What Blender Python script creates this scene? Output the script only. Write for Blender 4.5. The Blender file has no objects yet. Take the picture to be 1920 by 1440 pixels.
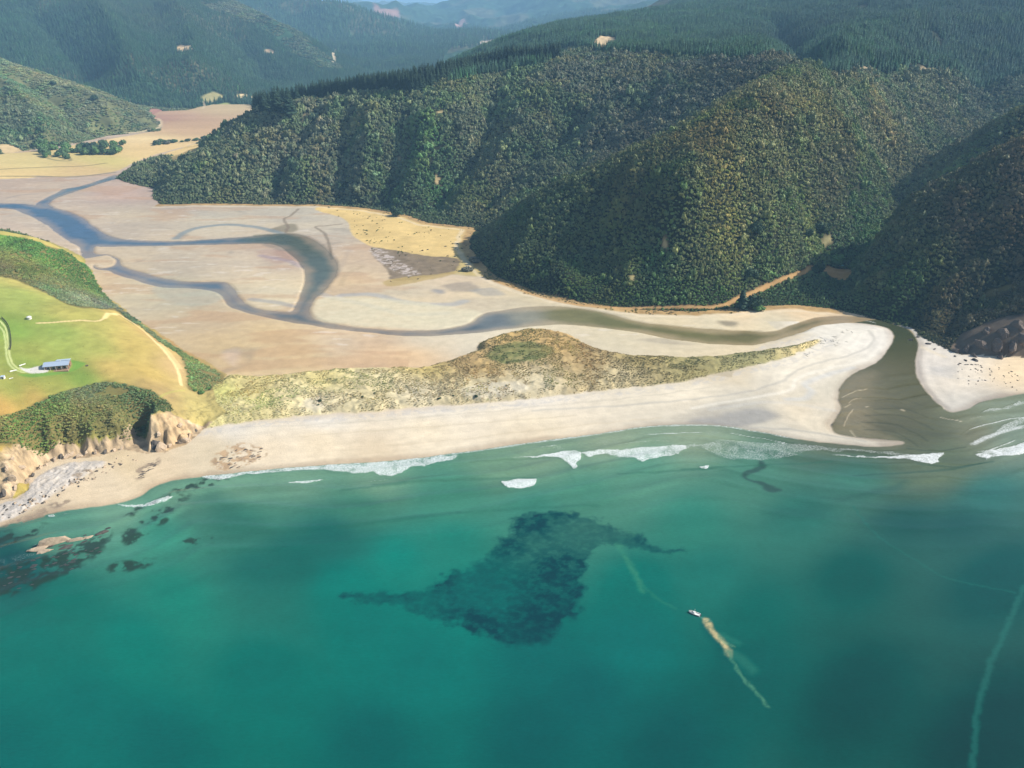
import bpy, bmesh, math, random
import numpy as np
import time as _t
_T0 = _t.time()
def tick(m): print('TIME %s %.1f' % (m, _t.time() - _T0))
from mathutils import Vector, Matrix

# ------------------------------------------------------------------ camera, world, sun
sc = bpy.context.scene
COL = sc.collection
F, HZ, CAMH = 1450.0, 15.0, 250.0
TH = math.atan((720 - HZ) / F)
CT, ST = math.cos(TH), math.sin(TH)
cam_d = bpy.data.cameras.new('camera'); cam = bpy.data.objects.new('camera', cam_d); COL.objects.link(cam)
cam_d.sensor_width = 36; cam_d.lens = 36 * F / 1920; cam_d.clip_start = 1; cam_d.clip_end = 80000
cam.location = (0, 0, CAMH); cam.rotation_euler = (math.pi / 2 - TH, 0, 0)
sc.camera = cam

SUN_EL = math.radians(35.5)
SUN_AZ = math.atan2(0.06, 1.0)            # direction towards the sun, measured from +X to +Y
sdir = Vector((math.cos(SUN_EL) * math.cos(SUN_AZ), math.cos(SUN_EL) * math.sin(SUN_AZ), math.sin(SUN_EL)))
w = bpy.data.worlds.new('World'); sc.world = w; w.use_nodes = True
nt = w.node_tree; bg = nt.nodes['Background']; sky = nt.nodes.new('ShaderNodeTexSky')
sky.sky_type = 'NISHITA'; sky.sun_disc = False; sky.sun_elevation = SUN_EL
sky.sun_rotation = math.pi / 2 - SUN_AZ; sky.air_density = 1.0; sky.dust_density = 1.5; sky.altitude = 200
nt.links.new(sky.outputs[0], bg.inputs[0]); bg.inputs[1].default_value = 0.085
sl = bpy.data.lights.new('sun', 'SUN'); so = bpy.data.objects.new('sun', sl); COL.objects.link(so)
sl.energy = 5.0; sl.angle = math.radians(0.5); sl.color = (1.0, 0.955, 0.88)
so.rotation_euler = sdir.to_track_quat('Z', 'Y').to_euler()
sc.view_settings.view_transform = 'Standard'; sc.view_settings.look = 'None'
sc.view_settings.gamma = 1; sc.view_settings.exposure = 0.88
sc.render.engine = 'CYCLES'
K = 1.45                                   # sunlit radiance of an albedo of one, at this exposure

# ------------------------------------------------------------------ small maths
rng = np.random.default_rng(7)
_perm = rng.random((256, 256)).astype(np.float32)
def vnoise(x, y):
    xi = np.floor(x).astype(np.int64); yi = np.floor(y).astype(np.int64)
    fx = (x - xi); fy = (y - yi)
    fx = fx * fx * (3 - 2 * fx); fy = fy * fy * (3 - 2 * fy)
    a = _perm[xi & 255, yi & 255]; b = _perm[(xi + 1) & 255, yi & 255]
    c = _perm[xi & 255, (yi + 1) & 255]; d = _perm[(xi + 1) & 255, (yi + 1) & 255]
    return (a + (b - a) * fx) * (1 - fy) + (c + (d - c) * fx) * fy
_memo = {}
def fbm(x, y, s, o=4, seed=0.0, gain=.5):
    if x is globals().get('GX') and y is globals().get('GY'):
        k = (s, o, gain, int(seed) % 3)
        if k not in _memo: _memo[k] = _fbm(x.astype(np.float32), y.astype(np.float32), s, o, int(seed) % 3 + s, gain).astype(np.float32)
        return _memo[k]
    return _fbm(x, y, s, o, seed, gain)
def _fbm(x, y, s, o=4, seed=0.0, gain=.5):
    t = 0; amp = 1; n = 0; x = x / s + seed * 17.3; y = y / s + seed * 9.7
    for i in range(o):
        t = t + amp * vnoise(x, y); n += amp; amp *= gain
        x, y = 1.7 * x + 1.1 * y + 3.1, -1.1 * x + 1.7 * y + 7.7
    return t / n                            # 0..1, mean .5
def ridged(x, y, s, o=3, seed=0.0):
    t = 0; amp = 1; n = 0; x = x / s + seed * 17.3; y = y / s + seed * 9.7
    for i in range(o):
        t = t + amp * (1 - np.abs(2 * vnoise(x, y) - 1)); n += amp; amp *= .5
        x, y = 1.7 * x + 1.1 * y + 3.1, -1.1 * x + 1.7 * y + 7.7
    return t / n
def sstep(a, b, x):
    t = np.clip((x - a) / (b - a), 0, 1); return t * t * (3 - 2 * t)
def lin(c):
    c = np.asarray(c, dtype=np.float64) / 255.0
    return np.where(c <= .04045, c / 12.92, ((c + .055) / 1.055) ** 2.4)
def alb(c): return lin(c) / K               # colour seen in full sun on the ground -> albedo

def ray(px, py):
    u = (px - 960) / F; v = -(py - 720) / F
    return np.array([u, CT + v * ST, -ST + v * CT])
def onz(px, py, z=0.0):
    d = ray(px, py); t = (z - CAMH) / d[2]; return d[0] * t, d[1] * t
def onY(px, py, Y):
    d = ray(px, py); t = Y / d[1]; return d[0] * t, Y, CAMH + d[2] * t
def colX(px, Y, z): return (px - 960) / F * (Y * CT + (CAMH - z) * ST)

def crom(pts, closed=True, n=5):
    P = [np.array(p, float) for p in pts]; N = len(P); out = []
    rngi = range(N) if closed else range(N - 1)
    for i in rngi:
        if closed: a, b, c, d = P[i - 1], P[i], P[(i + 1) % N], P[(i + 2) % N]
        else: a, b, c, d = P[max(i - 1, 0)], P[i], P[i + 1], P[min(i + 2, N - 1)]
        for k in range(n):
            t = k / n
            out.append(.5 * ((2 * b) + (c - a) * t + (2 * a - 5 * b + 4 * c - d) * t * t + (3 * b - a - 3 * c + d) * t ** 3))
    if not closed: out.append(P[-1])
    return np.array(out)
def dpoly(X, Y, poly, closed=True):
    """distance to a polyline; with closed also positive inside, negative outside"""
    best = np.full(X.shape, 1e18); ins = np.zeros(X.shape, bool)
    N = len(poly)
    for i in range(N if closed else N - 1):
        ax, ay = poly[i][0], poly[i][1]; bx, by = poly[(i + 1) % N][0], poly[(i + 1) % N][1]
        ex, ey = bx - ax, by - ay; L = ex * ex + ey * ey + 1e-12
        t = np.clip(((X - ax) * ex + (Y - ay) * ey) / L, 0, 1)
        dx = X - ax - t * ex; dy = Y - ay - t * ey
        np.minimum(best, dx * dx + dy * dy, out=best)
        if closed and ay != by:
            c = ((ay > Y) != (by > Y)) & (X < ex * (Y - ay) / (by - ay) + ax); ins ^= c
    d = np.sqrt(best)
    return np.where(ins, d, -d) if closed else d

# ------------------------------------------------------------------ relief: heights known at ridges, feet and gullies
ctrl = []
def Cz(*L):
    for px, py, z in L: x, y = onz(px, py, z); ctrl.append((x, y, z))
def CY(*L):
    for px, py, Y in L: ctrl.append(onY(px, py, Y))
def CD(*L):
    for px, Y, z in L: ctrl.append((colX(px, Y, z), Y, z))
def dens(L, k=3):
    out = []
    for a, b in zip(L[:-1], L[1:]):
        for i in range(k): out.append(tuple(a[j] + (b[j] - a[j]) * i / k for j in range(3)))
    out.append(L[-1]); return out

foot_near = [(0, 945), (25, 940), (50, 925), (60, 900), (75, 885), (100, 870), (120, 865), (150, 862), (190, 858), (232, 846),
             (245, 852), (275, 856), (290, 853), (310, 856), (325, 846), (345, 841), (365, 826), (380, 812), (410, 796), (425, 785),
             (405, 762), (396, 738), (425, 706), (400, 690), (370, 672), (330, 650), (300, 630), (260, 601), (230, 579), (205, 560),
             (190, 545), (181, 527), (176, 512), (150, 480), (100, 456), (50, 440), (0, 430), (-250, 405), (-700, 385)]
foot_far = [(-700, 310), (-300, 297), (0, 290), (70, 280), (150, 268), (200, 255), (250, 250), (300, 246), (303, 236), (285, 216),
            (300, 209), (350, 207), (378, 200), (400, 196), (470, 196), (478, 210), (430, 250), (372, 268), (310, 288), (255, 308),
            (218, 335), (238, 343), (288, 354), (289, 374), (302, 384), (400, 382), (500, 384), (600, 384), (690, 391), (760, 403),
            (800, 418), (850, 423), (890, 428), (884, 446), (880, 466), (905, 496), (930, 520), (1000, 545), (1100, 569), (1200, 581),
            (1300, 584), (1360, 581), (1390, 578), (1440, 574), (1500, 573), (1560, 580), (1600, 588), (1640, 598), (1700, 613),
            (1730, 633), (1760, 650), (1800, 668), (1920, 674), (2100, 690), (2600, 700)]
low_poly = [(-900, 60), (-620, 150), (-520, 240)] + [onz(*p) for p in foot_near] + [onz(*p) for p in foot_far] + [(1500, 500), (1500, 60)]
for p in foot_near[:-2] + foot_far[1:-1]: Cz((p[0], p[1], 5.0 if p in ((425, 785), (405, 762), (396, 738), (425, 706), (410, 796)) else 0.5))
# headland
Cz(*dens([(-200, 430, 55), (0, 438, 45), (60, 448, 42), (110, 465, 34), (150, 487, 18)], 2))
Cz((0, 520, 42), (60, 540, 38), (130, 570, 33), (200, 587, 28), (250, 617, 24), (300, 650, 19), (335, 690, 14), (350, 730, 10),
   (0, 600, 38), (100, 600, 35), (200, 650, 28), (105, 690, 30), (250, 700, 24), (0, 690, 33), (0, 770, 29), (60, 750, 28),
   (150, 722, 26), (210, 717, 25), (285, 735, 22), (340, 765, 12), (290, 768, 20), (300, 785, 17), (330, 800, 10), (365, 795, 6),
   (30, 830, 17), (100, 800, 18), (170, 800, 16), (215, 775, 20), (262, 800, 8), (0, 860, 14), (30, 880, 10), (110, 848, 7), (190, 835, 6),
   (-150, 700, 35), (-150, 850, 20), (-300, 600, 50), (-300, 500, 58))
# central massif: crest, then what lies behind it
Cz(*dens([(312, 352, 12), (335, 322, 28), (370, 283, 50), (430, 235, 80), (480, 210, 98), (500, 207, 103), (560, 192, 112), (640, 180, 123),
          (700, 173, 130), (770, 166, 140), (830, 150, 150), (900, 130, 160), (980, 118, 170), (1050, 108, 178), (1150, 104, 182),
          (1300, 105, 185), (1400, 110, 187), (1500, 115, 188)], 2))
CD((500, 1550, 40), (640, 1600, 60), (830, 1650, 85), (700, 1900, 45), (600, 2200, 12), (430, 1450, 8), (400, 1600, 4), (950, 1750, 130))
# low knolls at its left end
Cz((270, 315, 13), (300, 303, 17), (350, 288, 18), (260, 330, 9), (300, 335, 9)); CY((430, 218, 2000), (460, 222, 1960), (400, 226, 1930))
# front hill
Cz(*dens([(920, 425, 20), (957, 397, 42), (1010, 370, 62), (1073, 337, 84), (1140, 307, 102), (1207, 277, 119), (1280, 258, 131),
          (1363, 207, 155), (1447, 180, 168), (1487, 143, 181), (1520, 118, 189)], 2))
Cz(*dens([(1390, 210, 153), (1330, 270, 131), (1280, 340, 103), (1255, 400, 74), (1250, 450, 50), (1262, 510, 27)], 2))
CD((1000, 1000, 30), (1073, 1010, 42), (1207, 1030, 72), (1300, 1040, 102), (1400, 1060, 132))
Cz((1000, 450, 33), (1100, 430, 48), (1150, 490, 27), (1500, 300, 110), (1450, 400, 68), (1400, 500, 28), (1560, 400, 55), (1600, 250, 125),
   (1560, 180, 155), (1640, 170, 150), (1700, 250, 100), (1330, 400, 74), (1330, 500, 32), (960, 480, 22), (1050, 500, 25))
# stream valley and terrace at its mouth
Cz(*dens([(1590, 520, 9), (1605, 490, 12), (1640, 430, 22), (1690, 370, 40), (1740, 290, 66), (1810, 220, 95), (1835, 165, 125)], 2))
Cz((1440, 545, 6), (1400, 560, 4), (1500, 520, 12), (1540, 530, 10), (1575, 555, 7))
# right hill
Cz(*dens([(1612, 530, 12), (1640, 470, 42), (1680, 400, 67), (1760, 335, 99), (1840, 300, 120), (1920, 275, 136), (2100, 240, 152), (2400, 200, 170)], 2))
Cz((1700, 520, 35), (1800, 450, 65), (1900, 400, 88), (1850, 560, 24), (1920, 520, 42), (1800, 600, 14), (1900, 600, 24), (2000, 560, 42),
   (1870, 630, 17), (1930, 630, 20), (2200, 600, 40), (2200, 450, 80), (1720, 580, 12))
Cz((1790, 270, 90), (1860, 235, 120), (1920, 205, 143), (2100, 150, 185)); CD((1840, 930, 84), (1920, 920, 96), (2000, 930, 110))
# plantation hills
CY((1160, 88, 1560), (1040, 80, 1750), (980, 78, 1900), (930, 82, 2050), (1000, 62, 2200), (1100, 42, 2300), (1200, 25, 2450), (1300, 0, 2700), (1240, 62, 1900), (1300, 88, 1600),
   (1500, 103, 1270), (1600, 128, 1150), (1530, 95, 1350), (1600, 50, 1650), (1700, 100, 1300), (1800, 130, 1350), (1900, 140, 1400),
   (1700, 20, 1900), (1900, 50, 1700), (1600, -10, 2300), (1900, -30, 2100), (1400, 45, 1950), (1400, 0, 2500), (1320, -40, 3500), (1500, -70, 3200),
   (1900, -100, 3000), (2300, -80, 2500), (2300, 80, 1600), (1480, 60, 1750), (1780, 60, 1650))
CD((1000, 3200, 60), (1100, 3500, 100), (930, 2700, 40), (1200, 4200, 150))
# left hill and the forested range behind
CY(*dens([(-300, 60, 2150), (0, 112, 2080), (70, 132, 2030), (150, 160, 1990), (220, 188, 1980), (270, 203, 1980)], 2))
CY((0, 200, 1700), (150, 220, 1740), (-300, 200, 1600), (60, 240, 1620))
CD((0, 2500, 60), (200, 2350, 15), (-300, 2600, 90))
CY((340, 192, 2380), (380, 150, 2550), (300, 90, 2850), (450, 150, 2700), (550, 150, 2900), (100, 100, 2700), (0, 60, 2900), (200, 30, 3250),
   (400, 40, 3350), (300, 0, 3600), (430, 0, 3850), (500, 30, 3800), (560, 62, 3700), (620, 105, 3500), (660, 128, 3350), (100, 0, 3300), (-300, 0, 3200),
   (200, -60, 4300), (-200, -80, 4000), (370, -40, 4600), (200, 120, 2600), (470, 100, 3050))
CD((600, 3900, 20), (720, 3200, 15), (560, 4500, 70), (470, 4700, 120))
CY((470, 6, 5800), (560, 10, 5600), (640, 10, 5400), (700, 36, 5300), (780, 60, 5200), (860, 68, 5000), (930, 80, 4700), (640, 108, 4000), (800, 105, 3900),
   (550, 70, 4900), (700, 80, 4500), (620, 50, 5000))
CD((470, 7000, 60), (560, 7000, 50), (700, 6500, 60), (850, 6000, 40), (930, 5500, 40))
CY((700, 14, 8400), (735, 14, 8500), (780, 17, 8600), (740, 40, 7600), (680, 34, 7300), (800, 48, 7800), (860, 38, 8600), (880, 16, 9300), (910, 0, 9600),
   (960, -18, 9900), (1100, -28, 10000), (1000, 45, 7400), (1100, 30, 6800), (1250, -5, 8000), (1200, 15, 6000), (1400, -40, 9000), (900, 55, 7000), (1040, 0, 8600))
CD((720, 12000, 100), (880, 12000, 100), (560, 12000, 100))
CY((430, 2, 16000), (500, 4, 16000), (600, 2, 16000), (680, 6, 16000), (760, 11, 16500), (820, 14, 16500), (880, 12, 16500), (950, 0, 16000))
CD((700, 24000, 50), (-800, 9000, 350), (0, 9000, 400), (200, 7000, 450), (1900, 9000, 600), (2600, 6000, 500), (0, 24000, 300), (1900, 24000, 300), (-1500, 3000, 200))
CD((200, 900, -2), (600, 700, -2), (1000, 640, -2), (500, 950, -2), (300, 1300, -2), (700, 350, -2), (1500, 400, -2), (0, 1200, -2))

ctrl = np.array(ctrl, float)
def uv(X, Y): return X / Y, np.log(Y)
cu, cv = uv(ctrl[:, 0], ctrl[:, 1]); N = len(ctrl)
R = np.sqrt((cu[:, None] - cu) ** 2 + (cv[:, None] - cv) ** 2)
A = np.zeros((N + 1, N + 1)); A[:N, :N] = np.sqrt(R * R + 1e-4) - 2e-3 * np.eye(N); A[:N, N] = 1; A[N, :N] = 1
wt = np.linalg.solve(A, np.append(ctrl[:, 2], 0))

# the sheet that carries all the ground: columns are bearings, rows are distances
U = np.linspace(-1.22, 1.22, 1480)
V = np.concatenate([np.arange(math.log(150), math.log(2600), .00235), np.arange(math.log(2600), math.log(26000), .0042)])
NU, NV = len(U), len(V)
def coarse(fn, st=4):
    uc = np.linspace(U[0], U[-1], NU // st); vc = np.linspace(V[0], V[-1], 1000)
    a, b = np.meshgrid(uc, vc); z = fn(a.ravel(), b.ravel()).reshape(a.shape)
    return uc, vc, z
def rbf(a, b):
    out = np.empty(a.shape)
    for i in range(0, len(a), 20000):
        s = slice(i, i + 20000)
        out[s] = np.sqrt((a[s, None] - cu) ** 2 + (b[s, None] - cv) ** 2 + 1e-4) @ wt[:N] + wt[N]
    return out
uc, vc, zc = coarse(rbf)
def bil(zz, ua, va, u, v):
    i = np.clip((u - ua[0]) / (ua[-1] - ua[0]) * (len(ua) - 1), 0, len(ua) - 1.001)
    j = np.clip(np.interp(v, va, np.arange(len(va))), 0, len(va) - 1.001)
    i0 = i.astype(int); j0 = j.astype(int); fi = i - i0; fj = j - j0
    return (zz[j0, i0] * (1 - fi) + zz[j0, i0 + 1] * fi) * (1 - fj) + (zz[j0 + 1, i0] * (1 - fi) + zz[j0 + 1, i0 + 1] * fi) * fj
def hitgen(hf):
    Ys = np.exp(np.linspace(math.log(152), math.log(25000), 9000))
    def hit(px, py):
        d = ray(px, py); t = Ys / d[1]; X = d[0] * t; Z = CAMH + d[2] * t
        h = hf(X, Ys); k = np.nonzero(Z < h)[0]
        if len(k) == 0: return X[-1], Ys[-1], h[-1]
        k = k[0]
        return float(X[k]), float(Ys[k]), float(h[k])
    return hit
hit0 = hitgen(lambda X, Y: bil(zc, uc, vc, *uv(X, Y)))

GU, GV = np.meshgrid(U, V); GY = np.exp(GV); GX = GU * GY
zh = bil(zc, uc, vc, GU, GV)
# gullies (-) and spurs (+) carved along traced lines: points, depth, half-width
gul = [([(588, 210), (572, 220), (561, 250), (530, 300), (512, 345), (510, 375)], -13, 20),
       ([(657, 212), (650, 260), (645, 300), (642, 345), (640, 375)], -10, 18),
       ([(560, 205), (545, 260), (560, 320)], 4, 16),
       ([(753, 225), (752, 270), (748, 310), (728, 360), (715, 385)], -12, 20),
       ([(920, 175), (917, 207), (910, 240), (873, 293), (835, 330), (815, 375), (800, 400)], -16, 24),
       ([(1075, 215), (1040, 250), (985, 290), (945, 330), (905, 370)], -15, 24),
       ([(1210, 195), (1150, 235), (1090, 275), (1075, 320)], -9, 22),
       ([(985, 230), (960, 260), (930, 300)], 6, 16), ([(700, 205), (695, 280), (680, 350)], 5, 20), ([(800, 230), (790, 300), (770, 350)], 6, 22),
       ([(1440, 205), (1480, 260), (1500, 330), (1530, 400), (1555, 450)], -7, 16),
       ([(1530, 150), (1600, 240), (1650, 330)], 4, 20), ([(1130, 360), (1120, 430), (1090, 500)], -5, 14), ([(1180, 330), (1190, 430), (1180, 520)], 4, 12),
       ([(1700, 605), (1730, 540), (1790, 480), (1860, 440)], -9, 15), ([(1760, 640), (1800, 560), (1870, 510), (1930, 480)], -8, 14),
       ([(1700, 480), (1760, 420), (1850, 370)], -6, 14), ([(1745, 600), (1775, 540), (1830, 490)], 5, 10),
       ([(1530, 110), (1500, 80), (1470, 60), (1460, 30)], -14, 40), ([(1560, 95), (1650, 65), (1740, 40)], 8, 40), ([(1640, 110), (1720, 90), (1830, 60)], -7, 30),
       ([(50, 150), (110, 190), (150, 230), (200, 250)], -10, 35), ([(140, 170), (190, 205), (215, 240)], 7, 30), ([(0, 160), (60, 210), (90, 260)], 8, 35),
       ([(180, 30), (230, 90), (250, 150), (270, 180)], 30, 90), ([(60, 20), (130, 90), (170, 140)], -25, 80), ([(330, 30), (370, 90), (360, 150)], 22, 80),
       ([(430, 50), (480, 100), (500, 140)], -25, 80), ([(500, 50), (560, 90), (600, 130)], 15, 60), ([(268, 772), (262, 800), (262, 840)], -8, 6.5),
       ([(118, 810), (112, 850)], -3, 3.0), ([(145, 835), (143, 858)], -3.5, 2.5), ([(173, 832), (172, 855)], -3.5, 2.5),
       ([(305, 800), (303, 845)], -4, 2.5), ([(285, 790), (280, 845)], 4, 3), ([(330, 810), (335, 838)], -4, 2.5), ([(240, 790), (235, 835)], 2, 4)]
g3 = []
for pts, a, wd in gul:
    if 8 < wd < 30: a *= 1.9
    elif 30 <= wd < 50: a *= 2.4
    elif wd >= 50: a *= 2.0
    elif wd < 8: a *= 1.8
    L = crom([hit0(*p)[:2] for p in pts], False, 4); g3.append((L, a, wd))
    x0, x1, y0, y1 = L[:, 0].min() - 3.2 * wd, L[:, 0].max() + 3.2 * wd, L[:, 1].min() - 3.2 * wd, L[:, 1].max() + 3.2 * wd
    m = (GX > x0) & (GX < x1) & (GY > y0) & (GY < y1)
    if m.any():
        d = dpoly(GX[m] + 8 * (fbm(GX[m], GY[m], 40, 2, 3) - .5) * min(1, wd / 12), GY[m], L, False) / wd
        zh[m] += a * np.exp(-np.abs(d) ** 1.3 * 1.2)
LOWP = np.array(low_poly)
sdlow = np.full(GX.shape, -1e3); mnear = (GY < 2700)
sdlow[mnear] = dpoly(GX[mnear] + 6 * (fbm(GX[mnear], GY[mnear], 18, 3, 5) - .5), GY[mnear] + 6 * (fbm(GX[mnear], GY[mnear], 18, 3, 6) - .5), LOWP)
dland = np.maximum(-sdlow, 0)
rough = 17 * (ridged(GX, GY, 120, 4, 1) - .60) * np.clip(zh / 50, 0, 1) * sstep(500, 700, GY) + .6 * (fbm(GX, GY, 14, 3, 2) - .5)
far = sstep(2000, 3500, GY)
rough = rough + far * (np.clip(GY / 3000, 0, 3)) * 62 * (ridged(GX, GY, 620, 4, 4) - .60)
# broken rock on the sea cliffs
cl = sstep(26, 4, dland) * (GY < 470) * sstep(400, 375, 960 + F * GX / (GY * CT + (CAMH - 10) * ST)) + sstep(40, 5, dland) * (GX > 480) * (GY < 640)
rough = rough + cl * (9 * (ridged(GX, GY, 11, 4, 8) - .58) + 3.4 * (fbm(GX, GY, 2.6, 3, 88) - .5))
hills_h = np.maximum(zh, 1.2) + rough
tofoot = 1 - np.exp(-dland / np.clip(GY / 110, 3, 14))
tofoot = np.maximum(tofoot, .9 * sstep(26, 10, np.hypot(GX - onz(405, 757)[0], GY - onz(405, 757)[1])))
land_h = np.maximum(hills_h, .8) * tofoot

tick('relief')
# ---- the low ground
def Pz(pts, z=0, closed=True, n=5): return crom([onz(p[0], p[1], z) for p in pts], closed, n)
dune_px = [(425, 706), (480, 706), (560, 701), (640, 691), (720, 690), (800, 687), (870, 666), (892, 656), (905, 640), (950, 625), (1000, 617), (1060, 625),
           (1100, 645), (1150, 662), (1250, 669), (1330, 669), (1400, 661), (1480, 649), (1530, 636), (1535, 645), (1480, 668), (1420, 685), (1350, 700), (1280, 715),
           (1200, 725), (1100, 735), (1000, 748), (900, 757), (800, 762), (700, 772), (600, 777), (500, 786), (425, 797), (380, 800), (360, 760)]
shore_px = [(-60, 1010), (0, 988), (50, 975), (100, 962), (160, 952), (220, 944), (262, 930), (290, 912), (330, 900), (380, 894), (450, 886), (520, 879), (600, 873), (700, 867),
            (780, 860), (850, 850), (920, 841), (1000, 829), (1080, 819), (1150, 809), (1200, 801), (1260, 797), (1330, 797), (1380, 802), (1400, 806), (1440, 812), (1500, 824), (1560, 831),
            (1640, 838), (1690, 834), (1692, 828), (1660, 825), (1600, 820), (1566, 812), (1560, 800), (1567, 785), (1577, 765), (1572, 745), (1577, 722),
            (1605, 698), (1640, 682), (1662, 660), (1674, 640), (1675, 627), (1662, 615), (1630, 608), (1600, 605)]
shore_r = [(1700, 616), (1716, 632), (1722, 648), (1717, 675), (1719, 702), (1735, 732), (1760, 758), (1781, 772), (1810, 768), (1850, 752), (1920, 738), (2000, 728), (2300, 720)]
# sea polygon, with the mouth of the river
sea_poly = np.array([(-900, 60), (-700, 150)] + list(crom([onz(*p) for p in shore_px], False, 4)) + [onz(1650, 598)] +
                    list(crom([onz(*p) for p in shore_r], False, 4)) + [(1500, 520), (1500, 60)])
river_px = [
    [(1700, 616), (1640, 598), (1600, 593), (1560, 592), (1520, 598), (1485, 608), (1450, 621), (1400, 620), (1300, 614), (1200, 603), (1150, 590), (1100, 580), (1040, 574), (990, 575),
     (940, 582), (900, 590), (885, 602), (860, 611), (800, 619), (700, 616), (620, 605), (585, 592), (583, 577), (592, 560), (612, 541), (632, 516), (636, 500), (626, 480), (600, 456),
     (575, 443), (540, 437), (480, 442), (400, 448), (330, 452), (250, 450), (215, 445), (190, 434), (170, 420), (155, 408), (125, 396), (70, 385), (0, 381), (-200, 378), (-200, 388), (0, 391), (40, 399),
     (80, 418), (110, 440), (130, 453), (150, 465), (153, 480), (162, 484), (200, 479), (216, 487), (214, 497), (190, 503), (176, 497), (180, 505), (205, 508), (215, 514), (250, 524), (300, 538), (370, 542), (412, 552),
     (430, 574), (470, 589), (520, 600), (580, 610), (650, 620), (740, 629), (800, 631), (880, 626), (950, 617), (1000, 612), (1050, 609), (1100, 612), (1180, 622), (1250, 635), (1330, 645),
     (1400, 648), (1440, 641), (1500, 625), (1540, 610), (1600, 605), (1655, 612), (1676, 628), (1676, 650), (1715, 655), (1718, 635)]]
island_px = [[(550, 580), (560, 560), (570, 530), (571, 512), (560, 493), (540, 474), (515, 460), (480, 457), (400, 459), (300, 461), (200, 463), (180, 462), (178, 476), (205, 478), (224, 487), (228, 498),
              (250, 506), (300, 520), (350, 528), (420, 529), (440, 543), (450, 559), (470, 574), (500, 582), (535, 584)]]
riv2 = [[(66, 385), (80, 374), (105, 362), (120, 354), (150, 349), (185, 338), (214, 328), (222, 334), (200, 341), (170, 350), (130, 363), (105, 372), (92, 382), (100, 390)]]
SEA = sea_poly
RIV = [Pz(p) for p in river_px]; ISL = [Pz(p) for p in island_px]; RV2 = [Pz(p) for p in riv2]
DUNE = Pz(dune_px, 2)
def region(poly, pad):
    return (GX > poly[:, 0].min() - pad) & (GX < poly[:, 0].max() + pad) & (GY > poly[:, 1].min() - pad) & (GY < poly[:, 1].max() + pad)
def sdf(poly, amp=0, sc_=8, pad=60, seed=1, closed=True):
    m = region(poly, pad); out = np.full(GX.shape, -1e3 if closed else 1e3)
    x = GX[m]; y = GY[m]
    if amp:
        x = x + 2 * amp * (fbm(GX[m], GY[m], sc_, 3, seed) - .5); y = y + 2 * amp * (fbm(GX[m], GY[m], sc_, 3, seed + 11) - .5)
    out[m] = dpoly(x, y, poly, closed); return out
sd_sea = sdf(SEA, .8, 7, 120, 2); sd_dune = sdf(DUNE, 2.5, 7, 80, 3)
sd_riv = sdf(RIV[0], 1.6, 14, 100, 4); sd_riv = np.minimum(sd_riv, -sdf(ISL[0], 1.6, 14, 100, 4)); sd_riv2 = sdf(RV2[0], 1.2, 14, 100, 4)
sd_riv = np.maximum(sd_riv, sd_riv2)
low = .45 + .25 * (fbm(GX, GY, 30, 3, 9) - .5)
low += 3.2 * sstep(0, 7, sd_dune) + sstep(1, 10, sd_dune) * (2.6 * (fbm(GX, GY, 17, 4, 12) - .45) + 1.2 * (ridged(GX, GY, 6, 3, 13) - .5))
low += 1.4 * sstep(2, 45, -sd_sea) * (GY < 620) * sstep(-3, 6, -sd_riv)
low = low * (1 - sstep(-3, 1, sd_riv)) - .15 * sstep(-2, 1, sd_riv)
low = low * (1 - sstep(-5, 0, sd_sea))
# swell: ridges that run along the shore and steepen towards it
shoreL = crom([onz(*p) for p in shore_px[:31]] + [onz(1800, 838), onz(1920, 800), onz(2200, 770)], False, 4)
dsh = np.full(GX.shape, 1e3); mm = (GY < 620) & (sd_sea > -2); dsh[mm] = dpoly(GX[mm], GY[mm], shoreL, False)
openw = mm & (sd_sea > 0)
ph = dsh / 17 + 1.6 * fbm(GX, GY, 90, 2, 21)
swell = (.5 + .5 * np.sin(2 * np.pi * ph)) ** 3 * .95 * sstep(130, 20, dsh) * sstep(2, 8, dsh) * (fbm(GX, GY, 60, 2, 22) * 1.6)
mouthL = onz(1660, 770)
dm = np.hypot(GX - onz(1740, 700)[0], GY - onz(1740, 700)[1])
inm = sstep(45, 20, np.hypot(GX - onz(1700, 800)[0], (GY - onz(1700, 800)[1])))
low = np.where(openw, swell * .8 * (1 - inm) + inm * .22 * (.5 + .5 * np.sin(dm * .7 + 3 * fbm(GX, GY, 20, 2, 5))) ** 2 * sstep(1, 4, sd_sea), low)
GZ = np.where(sdlow > 0, low, np.maximum(land_h, np.maximum(low, .3)))
GZ = np.where((sdlow > 0) & (sd_sea < 0), np.maximum(GZ, -.3), GZ)
# headland joins the dune
# rock platform at the foot of the near headland
PLAT = Pz([(0, 950), (40, 935), (70, 900), (110, 878), (180, 868), (200, 873), (160, 895), (130, 915), (100, 930), (70, 950), (30, 968), (-30, 990)])
sd_plat = sdf(PLAT, 2, 5, 40, 31); GZ += sstep(-1, 3, sd_plat) * (sdlow > 0) * (1.1 * ridged(GX, GY, 3.2, 3, 7) + .3 - .5)

hfine = lambda X, Y: bil(GZ, U, V, *uv(X, Y))
hit = hitgen(hfine)
def Ph(pts, closed=True, n=5): return crom([hit(*p)[:2] for p in pts], closed, n)

tick('low')
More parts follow.
